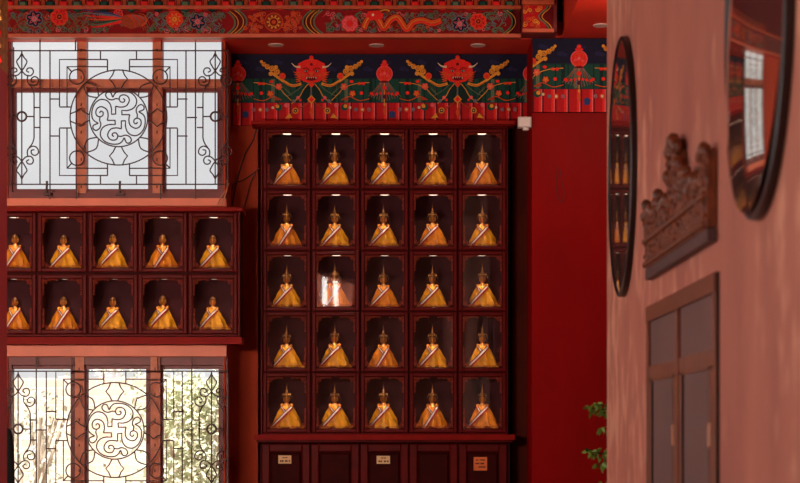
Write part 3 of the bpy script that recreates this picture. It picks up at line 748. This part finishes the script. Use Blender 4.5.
def make_statue(variant, crowned):
    root = empty('buddhist_statue', (0, 0, 0))
    up(body_mb()).build('gilded_body', root, True)
    lotus_mb().build('lotus_seat', root, True)
    rb = robe_mb(variant, ROBE if variant % 3 else ROBE2).build('robe', root, True)
    up(collar_mb()).build('robe_collar', rb, True)
    if crowned: up(crown_mb()).build('crown', root, True)
    else:
        mb = MB(); mb.lathe([(.0185, .200), (.0192, .205), (.0165, .212), (.011, .2165), (.0075, .221), (.002, .2245)], (0, .001, 0), GOLDD, 16); up(mb).build('topknot', root, True)
    fl = 1 if crowned or variant % 2 else 1
    x_end = (-.080, -.076, -.084, -.046, -.074, -.080)[variant % 6]
    sash_mb([S_N, S_W, S_W, S_R, S_R], .034, .93, x_end, .16 if x_end < -.06 else .10, .023, .006).build('sash', root)
    sash_mb([S_R, S_W, S_N], -.034, .95, .002, .62, .014, .003).build('scarf_end', root)
    return root
crowned = [make_statue(v, True) for v in range(5)]
plain = [make_statue(v, False) for v in (3, 7, 4)]
used = set()
def place_statue(proto, x, y, zz, rz, s, label, group):
    if proto not in used: o = proto; used.add(proto)
    else: o = copy_tree(proto)
    o.location = (x, y, zz); o.rotation_euler = (0, 0, rz); o.scale = (s, s, s)
    tag(o, label, 'statue', group); return o

# ================================================================== CABINETS
def door_parts(w, h, hinge_seed):
    """door centred on the origin, front face at y=0"""
    fr = MB(); t = .026; d = .022
    for (a, b, c, e) in ((-w/2, -w/2+t, -h/2, h/2), (w/2-t, w/2, -h/2, h/2), (-w/2+t, w/2-t, h/2-t, h/2), (-w/2+t, w/2-t, -h/2, -h/2+t)):
        fr.bevbox(a, b, 0, d, c, e, .005, LACQ)
    ii = w/2-t; jj = h/2-t
    for s in (-1, 1): fr.box(s*ii, s*(ii-.004), .006, .016, -jj, jj, LACQD); fr.box(-ii, ii, .006, .016, s*jj, s*(jj-.004), LACQD)
    gl = MB().box(-ii, ii, .012, .015, -jj, jj, GLASS)
    fi = MB(); rr = random.Random(hinge_seed)
    def curl(x, z_, r, a0, dr, w_=.0018):
        fi.tube([(x+r*(1-.8*q/12)*math.cos(a0+dr*q*.62), .009, z_+r*(1-.8*q/12)*math.sin(a0+dr*q*.62)) for q in range(13)], w_, FILI, 5)
    for sx in (-1, 1):
        for k in range(7):   # bottom lattice
            curl(sx*(ii-.012-k*.019), -jj+.010+.012*math.exp(-k*.7)+rr.uniform(-.001, .002), .0095, rr.uniform(0, 6), sx)
        for k in range(9):
            zz = -jj+.03+k*.014; curl(sx*(ii-.010-rr.uniform(0, .004)), zz, .0085*(1-.04*k), rr.uniform(0, 6), -sx)
        for k in range(7):
            zz = jj-.012-k*.016; curl(sx*(ii-.011), zz, .0095*(1-.05*k), rr.uniform(0, 6), sx)
        for k in range(6):
            curl(sx*(ii-.026-k*.016), jj-.010-.004*math.cos(k), .0085*(1-.06*k), rr.uniform(0, 6), -sx)
        curl(sx*(ii-.028), jj-.028, .011, 1, sx); curl(sx*(ii-.03), -jj+.03, .012, 2, -sx)
    fi.tube([(-ii+.003, .010, -jj+.003), (ii-.003, .010, -jj+.003), (ii-.003, .010, jj-.003), (-ii+.003, .010, jj-.003)], .0025, FILI, 5, closed=True)
    kn = MB().lathe([(.002, -.016), (.006, -.013), (.006, -.008), (.003, -.005), (.003, 0)], (-w/2+t*.5, 0, 0), IRON, 10, axis='y')
    return fr, gl, fi, kn
LN = []
def cabinet(name, label, Y, colx, rowy, dw, dh, ox0, oy0, ox1, oy1, ydepth, row_w, col_w, group, protos, plab, dx_st, sc_st, door_turns=None):
    root = empty(name, (PX((ox0+ox1)/2, Y), Y, PZ(oy1, Y)), label, 'cabinet')
    W = dw/F*Y; H = dh/F*Y
    xs = [PX(c, Y) for c in colx]; zs = [PZ(r, Y) for r in rowy]
    X0, X1, Z0, Z1 = PX(ox0, Y), PX(ox1, Y), PZ(oy1, Y), PZ(oy0, Y)
    car = MB(); yb = Y+ydepth; y0 = Y+.022
    car.box(X0, X1, yb-.015, yb, Z0, Z1, NICHE)
    ex = [X0]+[(xs[i]+xs[i+1])/2 for i in range(len(xs)-1)]+[X1]; ez = [Z1]+[(zs[i]+zs[i+1])/2 for i in range(len(zs)-1)]+[Z0]
    e0, e1 = xs[0]-W/2, xs[-1]+W/2; f1, f0 = zs[0]+H/2, zs[-1]-H/2
    for i, x in enumerate(ex):
        a, b = (x-.008, x+.008) if 0 < i < len(ex)-1 else ((X0, e0+.012) if i == 0 else (e1-.012, X1))
        car.box(a, b, y0, yb-.015, Z0, Z1, LACQD)
    for i, x in enumerate(ez):
        a, b = (x-.008, x+.008) if 0 < i < len(ez)-1 else ((f1-.012, Z1) if i == 0 else (Z0, f0+.012))
        car.box(X0+.002, X1-.002, y0+.001, yb-.016, a, b, LACQD)
    # face frame flush with the doors
    for (a, b, c, e) in ((X0, e0-.001, Z0, Z1), (e1+.001, X1, Z0, Z1), (e0, e1, f1+.001, Z1), (e0, e1, Z0, f0-.001)): car.bevbox(a, b, Y, y0, c, e, .003, LACQ)
    car.build('carcass', root)
    rl = Vector(root.location)
    proto_doors = []
    for sd in range(3):
        fr, gl, fi, kn = door_parts(W-.006, H-.006, sd)
        d = fr.build('door', root, loc=(0, 0, 0)); gl.build('glass', d, loc=(0, 0, 0)); fi.build('filigree', d, loc=(0, 0, 0)); kn.build('knob', d, True, loc=(0, 0, 0)); proto_doors.append(d)
    lens = None; first = set()
    for ri, zz in enumerate(zs):
        for ci, x in enumerate(xs):
            kd = (ri*2+ci) % 3; d = proto_doors[kd]
            if kd in first: d = copy_tree(d, root)
            first.add(kd)
            d.location = Vector((x, Y, zz))-rl
            d.rotation_euler = (math.radians(random.uniform(-.35, .35)), 0, math.radians(random.uniform(-.35, .35)))
            if door_turns and (ri, ci) in door_turns:          # doors turned about their left edge to steer reflections seen by the camera
                turn = door_turns[(ri, ci)]; d.rotation_euler = (0, 0, -turn); d.location = d.location+Vector((0, -W/2*math.sin(turn), 0))
            ztop = zz+H/2-.012; yl = Y+.085
            if lens is None:
                lens = MB().lathe([(.030, 0), (.034, .004), (.034, .012)], (0, 0, -.012), LED, 20).build('niche_lamp', root, True, loc=(0, 0, 0)); l = lens
            else: l = lens.copy(); COL.objects.link(l)
            l.location = Vector((x, yl, ztop-.002))-rl
            LN.append((x, yl, ztop-.018))
            pr = protos[(ri*3+ci*2+(ri*ci) % 2) % len(protos)]
            ys = Y+.18
            place_statue(pr, x*(ys/Y)+dx_st[ci]*ys/F, ys, zz-H/2+.0125+.001, random.uniform(-.12, .12), sc_st*random.uniform(.97, 1.03), plab % (row_w[ri], col_w[ci]), group)
    return root
YT = 13.6
tall = cabinet('display_cabinet', 'tall dark red cabinet with twenty five glass-fronted niches', YT,
    [286.7, 335.7, 384.5, 433.4, 482.3], [158.8, 220, 281, 341.8, 402.8], 48.2, 60.4, 260.5, 127, 508, 434.5, .34,
    ['top', 'second', 'middle', 'fourth', 'bottom'], ['leftmost', 'second from left', 'centre', 'second from right', 'rightmost'],
    'crowned statues in the tall cabinet', crowned, 'crowned gilded statue in yellow robe in tall cabinet, %s row, %s niche', [0, -1, -1, -1, 0], 1.13, {(2, 1): .113, (3, 1): .035})
cr = MB(); zA = PZ(127, YT)
cr.box(PX(251, 13.5), PX(515, 13.5), 13.5, YT+.1, PZ(124.2, 13.5), PZ(120.5, 13.5), CROWNM); cr.box(PX(256, YT), PX(512, YT), 13.54, YT+.1, PZ(127, YT), PZ(123.5, YT), CROWNM)
cr.build('cornice', tall)
YL = 13.17
left = cabinet('display_cabinet', 'low wide dark red cabinet with two rows of niches between the two windows', YL,
    [11.5, 62, 112.8, 162.6, 212.8], [242.3, 304.2], 49.6, 60, -14, 210.5, 240, 336.5, .3,
    ['upper', 'lower'], ['leftmost partly hidden', 'second from left', 'centre', 'second from right', 'rightmost'],
    'bareheaded statues in the low cabinet', plain, 'gilded statue with topknot and yellow robe in low cabinet, %s row, %s niche', [3.5, 1.5, 0, 0, 0], 1.1, {(1, 2): -.02})
cr = MB(); cr.box(PX(-16, 13.1), PX(242.5, 13.1), 13.1, YL+.2, PZ(211, 13.1), PZ(207.5, 13.1), CROWNM); cr.box(PX(-15, 13.12), PX(241.5, 13.12), 13.12, YL+.2, PZ(344, 13.12), PZ(337, 13.12), CROWNM)
cr.build('cornice', left)
# lower cupboard run
bc = empty('base_cupboard', (PX(384, YT), YT, 0), 'dark red panelled cupboard run with pasted paper labels below the tall cabinet', 'cupboard')
zt = PZ(440.5, 13.52)
b_ = MB(); b_.box(PX(260, YT), PX(510, YT), YT, 13.98, 0, zt, LACQD); b_.build('carcass', bc)
MB().box(PX(254, 13.5), PX(515, 13.5), 13.5, 13.98, PZ(440, 13.5), PZ(434.5, 13.5), CROWNM).bevbox(PX(256, 13.5), PX(513, 13.5), 13.53, 13.9, PZ(442.5, 13.5), PZ(440, 13.5), .004, LACQ).build('ledge', bc)
for i in range(5):
    x0, x1 = PX(262+49.2*i, YT), PX(262+49.2*i+48, YT); dm = MB(); z0, z1 = .12, PZ(444, YT); y = YT-.022; t = .055
    for (a, b, c, e) in ((x0, x0+t, z0, z1), (x1-t, x1, z0, z1), (x0+t, x1-t, z1-t, z1), (x0+t, x1-t, z0, z0+t)): dm.bevbox(a, b, y, YT, c, e, .006, LACQ)
    d = dm.build('door', bc)
    MB().bevbox(x0+t+.008, x1-t-.008, y+.004, YT, z0+t+.008, z1-t-.008, .012, LACQD).build('panel', d)
def plabel(px0, py0, px1, py1, m, lab, rows):
    y = YT-.023; lb = MB().box(PX(px0, y), PX(px1, y), y-.0015, y+.004, PZ(py1, y), PZ(py0, y), m)
    for (ry, segs) in rows:
        for (a, b, h) in segs: lb.box(PX(a, y), PX(b, y), y-.0022, y-.0014, PZ(ry+h/2, y), PZ(ry-h/2, y), INK)
    thing(lb, 'paper_label', lab, 'label')
plabel(278.3, 455.4, 291.3, 463.6, LABW, 'cream paper label on the leftmost cupboard door', [(457.6, ((282.5, 284.6, .9), (285.2, 287.5, .9))), (461, ((280, 281.6, 1.6), (281.9, 283.6, 1.6), (285, 287, 1.6), (287.3, 288, 1.2), (289, 290, 1.6)))])
plabel(376.6, 455.8, 390, 463.8, LABW, 'cream paper label on the middle cupboard door', [(458, ((381, 383, .9), (383.5, 386, .9))), (461.3, ((378.5, 380.2, 1.6), (380.6, 382, 1.6), (384, 386, 1.6), (387, 388.6, 1.6)))])
plabel(473.6, 457, 487, 470.5, LABO, 'square orange paper label on the rightmost cupboard door', [(460, ((476, 478.4, 1), (480, 485, 1))), (463.5, ((475.5, 479.4, 1), (480.5, 484, 1.5))), (467, ((478.5, 485.4, 1.2),))])

# ================================================================== SMALL FITTINGS
spots = [(276, 44.5, 'first from the left'), (376.5, 45, 'second from the left'), (478, 45, 'third from the left')]
for px, py, w in spots:
    Yd = (ZS-EYE)*F/(HY-py)
    mb = MB(); x = PX(px, Yd); mb.lathe([(.036, -.004), (.052, -.006), (.054, -.001), (.054, .0)], (x, Yd, ZS-.0005), OFFL, 28)
    thing(mb, 'recessed_downlight', 'round pale recessed downlight in the red soffit above the tall cabinet, %s' % w, 'downlight', 'soffit downlights', True)
Yd = (ZS-EYE)*F/(HY-25); mb = MB().lathe([(.036, -.004), (.052, -.006), (.054, -.001), (.054, .0)], (PX(601, Yd), Yd, ZS-.0005), OFFL, 28)
thing(mb, 'recessed_downlight', 'round recessed downlight in the bright red lowered ceiling by the near wall edge', 'downlight', 'soffit downlights', True)
# white sensor box on the side of the scarlet column
sb = empty('wall_sensor', (PX(525, 13.1), 13.2, PZ(130, 13.1)), 'small white plastic sensor box beside the scarlet column, under the painted valance', 'sensor')
m_ = MB(); m_.bevbox(PX(518.3, 13.16), PX(531.6, 13.16), 13.16, 13.24, PZ(127, 13.16), PZ(116.5, 13.16), .008, WHITEP); m_.build('housing', sb)
m_ = MB(); m_.lathe([(.012, 0), (.022, .006), (.024, .02), (.02, .024)], (PX(526, 13.18), 13.2, PZ(130.5, 13.18)), WHITEP, 16); m_.box(PX(524, 13.18), PX(528, 13.18), 13.2, 13.23, PZ(129, 13.18), PZ(126, 13.18), WHITEP); m_.build('lens', sb, True)
# cables
def cable(pts, Y, r, m, lab):
    thing(MB().tube(smooth_path([P(a, b, Y) for a, b in pts], 6), r, m, 6), 'cable', lab, 'cable', smooth=True)
YK = YBACK-.012
cable([(257, 126), (253, 140), (246, 152), (241, 166), (237, 180), (234, 196), (232, 206)], YK, .005, CABLE, 'dark cable running down the wall strip from the cabinet cornice, left of the tall cabinet')
cable([(260, 168), (252, 174), (243, 180), (234, 184), (232, 190)], YK-.012, .004, CABLE, 'short dark cable crossing from the tall cabinet side toward the upper window')
cable([(256, 172), (250, 184), (247, 196), (244, 207)], YK-.024, .004, CABLE, 'thin dark cable hanging down to the right end of the low cabinet top')
cable([(229, 183), (226, 190), (221, 197), (217, 205)], YWIN-.09, .004, CABLEO, 'tan cable draped over the upper window sill at its right end')
cable([(227, 180), (227, 189), (225, 196), (221.5, 205)], YWIN-.105, .0035, CABLEO, 'second thinner tan cable over the upper window sill, right of the other')
cable([(558, 166), (556, 180), (557, 193), (561, 202), (564, 194), (562, 182), (560, 170)], YBEAM-.002, .0025, CABLE, 'thin dark string loop hanging high on the scarlet column')

# ================================================================== NEAR WALL ITEMS (right)
def mirror(yc, zc, A, R, label, bulge, lean=0):
    root = empty('oval_mirror', (XW, yc, zc-R), label, 'mirror'); q_ = A/R
    mb = MB(); mb.lathe([(R*.97, XW), (R, XW-.002), (R, XW-.022), (R*.985, XW-.027), (R*.972, XW-.027), (R*.965, XW-.020)], (0, yc, zc), RIM, 96, axis='x', sx=q_); mb.build('rim', root, True)
    g = MB(); prof = [(max(1e-3, R*.966*math.sin(q/14*PI/2)), -.0215-bulge*(1-(math.sin(q/14*PI/2))**2)) for q in range(15)][::-1]
    g.lathe(prof, (0, 0, 0), MIRR, 96, axis='x', sx=q_); gg = g.build('glass', root, True, loc=(0, 0, R)); gg.rotation_euler = (0, math.radians(lean), 0)
mirror(7.66, 2.67, .40, .518, 'oval dark-rimmed mirror at the far end of the rose wall, reflecting dark reds', .006)
mirror(4.76, 2.65, .41, .515, 'large black-rimmed mirror at the upper right of the photo, reflecting a bright window', .032, 2.2)

# door in the near wall
YD0, YD1 = (XW-.012)*F/246, XW*F/319; ZD = 2.06; ym = .5*(YD0+YD1)
dr = empty('door_1', (XW, ym, 0), kind='structure')
fm = MB(); X_ = XW-.010
def yb(y0, y1, z0, z1, m, xo=0., dst=fm, th=.0): dst.box(X_-xo, XW+.001, y0, y1, z0, z1, m)
yb(YD1, YD1+.06, 0, ZD, WOOD); yb(YD0-.06, YD0, 0, ZD, WOOD); yb(YD1, YD0, ZD-.055, ZD, WOOD, .004); yb(ym-.035, ym+.035, 0, ZD-.055, WOOD, .002)
yb(YD1-.012, YD1, 0, ZD, WOODD, .0); yb(YD0, YD0+.012, 0, ZD, WOODD)
HINGE = mat('hinge_pale_brass', (190, 130, 100), .4, .2)
fm.build('frame', dr)
for (a, b) in ((YD1+.06, ym-.035), (ym+.035, YD0-.06)):
    tr = MB(); tr.box(XW-.003, XW+.001, a, b, 1.84, ZD-.055, DGLASS); tr.build('transom_glass', dr)
    lf = MB()
    for (c, d, e, f) in ((a, b, 1.79, 1.845), (a, a+.06, 0, 1.80), (b-.06, b, 0, 1.80), (a+.06, b-.06, 0, .18), (a+.06, b-.06, .85, .93)):
        lf.box(XW-.009, XW+.001, c, d, e, f, WOOD)
    for c in (a+.06, b-.072): lf.box(XW-.0095, XW-.002, c, c+.012, .18, 1.8, WOODD)
    l_ = lf.build('leaf', dr)
    MB().box(XW-.003, XW+.001, a+.06, b-.06, .18, 1.8, DGLASS).build('glass', l_)
    for zz in (.4, 1.25, 1.6):
        MB().lathe([(.008, -.035), (.010, -.03), (.010, .03), (.008, .035)], (XW-.010, a+.02, zz), HINGE, 10).build('hinge', l_)

# carved crest above the door
cv = empty('carved_panel', (XW, 6.1, 2.155), 'carved brown wooden crest panel on the rose wall above the wooden door', 'carving')
Yc0, Yc1, zb = XW*F/318, (XW-.035)*F/243.5, 2.15
yc = .5*(Yc0+Yc1); hw = .5*(Yc1-Yc0)
def top(u):      # silhouette height along the panel, u -1..1 (u=-1 is the end nearest the camera)
    keys = [(-1, .27), (-.93, .285), (-.84, .27), (-.78, .19), (-.66, .225), (-.52, .20), (-.40, .27), (-.26, .23), (-.14, .38), (0, .41), (.1, .38), (.2, .235), (.36, .22), (.48, .28), (.6, .225), (.74, .25), (.86, .24), (.94, .28), (1, .2)]
    for (a, h), (b, g) in zip(keys, keys[1:]):
        if a <= u <= b: q = (u-a)/(b-a); q = q*q*(3-2*q); return h+(g-h)*q
    return .2
pl = MB(); pl.box(XW-.030, XW-.004, Yc0, Yc1, zb, zb+.036, CARVG); pl.build('plinth', cv)
bb = MB(); N = 60; i0 = len(bb.v)
outl = [(XW-.03, Yc0+.01, zb+.045)]+[(XW-.03, yc+hw*(-.99+1.98*q/N), zb+top(-.99+1.98*q/N)*.93+.006*math.sin(q*2.1)) for q in range(N+1)]+[(XW-.03, Yc1-.01, zb+.045)]
for a, b in zip(outl[1:-2], outl[2:-1]): bb.prism([(XW-.03, a[1], zb+.04), (XW-.03, b[1], zb+.04), b, a], (.026, 0, 0), CARV)
bb.build('backboard', cv)
rl_ = MB(); rr = random.Random(5)
def curl3(y, zc, r, a0, dr, w_, turns=1.4):
    n = 16; rl_.tube([(XW-.022-.014*(q/n), y+r*(1-.8*q/n)*math.cos(a0+dr*2*PI*turns*q/n), zc+r*(1-.8*q/n)*math.sin(a0+dr*2*PI*turns*q/n)) for q in range(n+1)], [w_*(1-.3*q/n) for q in range(n+1)], CARV, 7)
for q in range(150):
    u = rr.uniform(-.97, .97); h = top(u); zc = zb+rr.uniform(.13, max(.15, h-.03)); r = rr.uniform(.02, .042)
    curl3(yc+hw*u*.985, zc, r, rr.uniform(0, 6), rr.choice((1, -1)), rr.uniform(.008, .013))
for q in range(46):
    u = -.97+1.94*q/45; zc = zb+top(u)-.03; curl3(yc+hw*u, zc, .024, rr.uniform(0, 6), rr.choice((1, -1)), .010)
    rl_.ball((XW-.032, yc+hw*u, zc+.012), .018, .014, .022, CARV, 8, 6)
for q in range(60):
    u = -.96+1.92*q/59; curl3(yc+hw*u, zb+rr.uniform(.05, .13), rr.uniform(.012, .022), rr.uniform(0, 6), rr.choice((1, -1)), .006)
rl_.build('carved_scrolls', cv, True)
bd = MB()      # plain band with beaded edge under the scrolls
bd.box(XW-.034, XW-.004, Yc0+.05, Yc1-.03, zb+.036, zb+.13, CARV)
for q in range(44): bd.ball((XW-.034, Yc0+.05+(Yc1-Yc0-.08)*q/43, zb+.132), .012, .014, .012, CARV, 8, 5); bd.ball((XW-.034, Yc0+.05+(Yc1-Yc0-.08)*q/43, zb+.05), .010, .012, .010, CARV, 8, 5)
bd.build('lower_band', cv, True)

# plant behind the near wall's end
pp = empty('potted_plant', (1.22, 9.25, 0), 'leafy green potted plant on a tall stand behind the end of the rose wall', 'plant')
m_ = MB(); m_.lathe([(.13, 0), (.14, .03), (.05, .06), (.04, .5), (.05, .9), (.13, .94), (.14, .97), (.14, .98)], (1.22, 9.25, 0), WOODD, 24); m_.build('stand', pp, True)
m_ = MB(); m_.lathe([(.08, .98), (.12, 1.08), (.14, 1.2), (.15, 1.22), (.15, 1.235), (.13, 1.235), (.125, 1.21)], (1.22, 9.25, 0), POT, 28); m_.build('pot', pp, True)
st = MB(); lv = MB(); r_ = random.Random(11)
for s in range(30):
    a = r_.uniform(0, 6.28) if s > 14 else r_.uniform(PI*.8, PI*1.25); L = r_.uniform(.12, .33) if s > 14 else r_.uniform(.2, .36); hh = r_.uniform(.12, .56)
    b = Vector((1.22, 9.25, 1.22)); e = b+Vector((math.cos(a)*L, math.sin(a)*L*.7, hh))
    pth = smooth_path([b, b+Vector((math.cos(a)*L*.25, math.sin(a)*L*.2, hh*.6)), b+Vector((math.cos(a)*L*.65, math.sin(a)*L*.5, hh*.95)), e], 4)
    st.tube(pth, .003, STEM, 5)
    for k, p in enumerate(pth[4:]):
        for sd in (-1, 0, 1):
            d = Vector((r_.uniform(-1, 1), r_.uniform(-1, 1), r_.uniform(-.9, .6))); d.normalize(); w = d.cross(Vector((r_.uniform(-.3, .3), 1, .2))).normalized()
            ll = r_.uniform(.022, .045); ww_ = ll*.2; m = LEAFT if (k > 8 and r_.random() < .3) else LEAF
            lv.face([p, p+d*ll*.4+w*ww_, p+d*ll*.75+w*ww_*.8-Vector((0, 0, .004)), p+d*ll-Vector((0, 0, .01)), p+d*ll*.75-w*ww_*.8-Vector((0, 0, .004)), p+d*ll*.4-w*ww_], m)
st.build('stem', pp); lv.keepn = True; lv.build('foliage', pp)

# ================================================================== LEFT FOREGROUND COLUMN
YC_ = 9.0; xe = PX(7.0, YC_+.2)
fc = empty('painted_column', (xe-.15, YC_+.15, 0), 'rose red column at the left edge with a gold carved capital', 'column')
MB().bevbox(xe-.3, xe, YC_, YC_+.2, 0, PZ(66, YC_), .012, PINKC).build('shaft', fc)
oc = MB(); oc.box(xe-.3, xe+.002, YC_-.01, YC_+.21, PZ(66, YC_), ZC, ORN)
r_ = random.Random(3)
for q in range(170):
    zz = PZ(66, YC_)+.02+(PZ(-40, YC_)-PZ(66, YC_))*q/170.; oc.ball((xe-r_.uniform(-.006, .07), YC_-.008, zz), r_.uniform(.008, .016), .014, r_.uniform(.01, .022), (ORN, ORN, PSC, PG, PGO)[q % 5], 8, 6)
oc.build('capital', fc, True)
# black draped stand at the lower left
dk = empty('draped_stand', (PX(0, 10.), 10., 0), 'black cloth draped over a stand in the lower left corner before the lower window', 'drape')
cl = MB(); xd = PX(2, 10.)
def fn(a, h): return 1+.05*math.sin(7*a+h*3)+.03*math.sin(13*a-h*5)
ztp = PZ(427, 10.)
cl.lathe([(.095, 0), (.09, .4), (.082, .9), (.075, 1.3), (.066, ztp-.12), (.058, ztp-.04), (.045, ztp-.01), (.02, ztp)], (PX(.8, 10.), 10., 0), BLACKM, 40, fn=fn); cl.build('cloth', dk, True)

# ================================================================== OUTSIDE
gw = MB().box(-6, -1.75, 17.6, 17.9, 0, PZ(378, 17.6)+.0, BRICK); thing(gw, 'garden_wall', 'tan stone block wall outside the lower window, left half', 'wall')
tag(MB().box(-14, 10, 14.4, 40, -.15, -.05, mat('outdoor_ground_concrete', (190, 185, 172), .9)).build('ground'), kind='structure')
LOUT = mat('sunlit_foliage', (218, 222, 190), .6, vary=.3, scale=3); LOUT2 = mat('pale_foliage', (222, 222, 204), .6, vary=.25, scale=3); BARK = mat('bark_grey', (205, 190, 170), .9)
def shrub(x, y, h, w, n, lab, m, seed):
    r_ = random.Random(seed); root = empty('garden_tree', (x, y, 0), lab, 'tree')
    t = MB(); 
    for k in range(7): t.tube(smooth_path([(x+r_.uniform(-.1, .1), y, -.06), (x+r_.uniform(-.2, .2)*w, y, h*.4), (x+r_.uniform(-.5, .5)*w, y+r_.uniform(-.3, .3), h*.9)], 5), [.015]*11, BARK, 6)
    t.build('trunk', root)
    f = MB(); f.keepn = True
    for k in range(n):
        p = Vector((x+r_.gauss(0, .33)*w, y+r_.gauss(0, .3)*w*.6, .25+(h-.2)*r_.random()**.8)); d = Vector((r_.uniform(-1, 1), r_.uniform(-1, 1), r_.uniform(-1, .6))).normalized(); q = d.orthogonal().normalized(); l = r_.uniform(.035, .09)
        f.face([p, p+d*l*.5+q*l*.25, p+d*l, p+d*l*.5-q*l*.25], m)
    f.build('foliage', root)
shrub(-1.75, 16.6, 2.05, .75, 5200, 'sunlit green shrub outside the lower window, seen through its right pane', LOUT, 1)
shrub(-2.6, 19.5, 2.4, 1.5, 2600, 'pale hazy tree behind the stone block wall outside the lower window', LOUT2, 2)
shrub(-3.2, 16.9, 1.95, .5, 500, 'thin leafy shrub outside the lower window in front of the stone blocks, leftmost pane', LOUT2, 3)

# ================================================================== LIGHT
def area(name, loc, rot, sx, sy, power, col):
    l = bpy.data.lights.new(name, 'AREA'); l.shape = 'RECTANGLE'; l.size = sx; l.size_y = sy; l.energy = power; l.color = col
    o = bpy.data.objects.new(name, l); COL.objects.link(o); o.location = loc; o.rotation_euler = rot; return o
for i, ((a, b), pw) in enumerate(zip(opens, (290, 85))):     # daylight entering the tall left windows
    area('daylight_window', (XL-.25, (a+b)/2, (WZ0+WZ1)/2), (0, -PI/2, 0), WZ1-WZ0, b-a, pw, (1, .93, .86))
sun = bpy.data.lights.new('sun', 'SUN'); sun.energy = 8; sun.angle = .1; sun.color = (1, .95, .88)
so = bpy.data.objects.new('sun', sun); COL.objects.link(so); so.rotation_euler = (math.radians(30), 0, math.radians(-15))
for i, (x, y, zz) in enumerate(LN):
    l = bpy.data.lights.new('niche_spot', 'SPOT'); l.energy = 3.4; l.color = (1, .82, .58); l.spot_size = math.radians(120); l.spot_blend = .8; l.shadow_soft_size = .02
    o = bpy.data.objects.new('niche_spot', l); COL.objects.link(o); o.location = (x, y, zz)
    o.rotation_euler = (math.radians(8), 0, 0)
fl = area('added_fill_strip', (-2.55, 7.2, 2.43), (0, 0, 0), 1.7, .3, 125, (1, .82, .66)); fl.rotation_euler = (Vector((-2.2, 13.3, 2.9))-Vector((-2.55, 7.2, 2.43))).to_track_quat('-Z', 'Y').to_euler(); fl.data.spread = math.radians(130)  # unseen fill added to light the window wall, placed clear of glass reflections
l = bpy.data.lights.new('hall_lamp', 'POINT'); l.energy = 28; l.color = (1, .72, .55); l.shadow_soft_size = .15
o = bpy.data.objects.new('hall_lamp', l); COL.objects.link(o); o.location = (1.5, 11.5, 4.0)

w = bpy.data.worlds.new('World'); sc.world = w; w.use_nodes = True; nt = w.node_tree; bg = nt.nodes['Background']
tc = nt.nodes.new('ShaderNodeTexCoord'); nz = nt.nodes.new('ShaderNodeTexNoise'); nz.inputs['Scale'].default_value = 14; nz.inputs['Detail'].default_value = 8
rp = nt.nodes.new('ShaderNodeValToRGB'); rp.color_ramp.elements[0].position = .42; rp.color_ramp.elements[1].position = .6
rp.color_ramp.elements[0].color = lin((226, 226, 228))+(1,); rp.color_ramp.elements[1].color = lin((240, 240, 240))+(1,)
nt.links.new(tc.outputs['Generated'], nz.inputs['Vector']); nt.links.new(nz.outputs['Fac'], rp.inputs['Fac']); nt.links.new(rp.outputs['Color'], bg.inputs['Color']); bg.inputs['Strength'].default_value = 1.0

# ================================================================== CAMERA
cam = bpy.data.cameras.new('camera'); cam.sensor_width = 36; cam.lens = F/800*36; cam.shift_y = (HY-241.5)/800; cam.clip_end = 200
cam.dof.use_dof = True; cam.dof.focus_distance = 13.5; cam.dof.aperture_fstop = 4.5
co = bpy.data.objects.new('camera', cam); COL.objects.link(co); co.location = (0, 0, EYE); co.rotation_euler = (PI/2, 0, 0); sc.camera = co
sc.view_settings.view_transform = 'Standard'; sc.view_settings.look = 'None'; sc.view_settings.gamma = 1; sc.view_settings.use_curve_mapping = False
sc.view_settings.exposure = 0
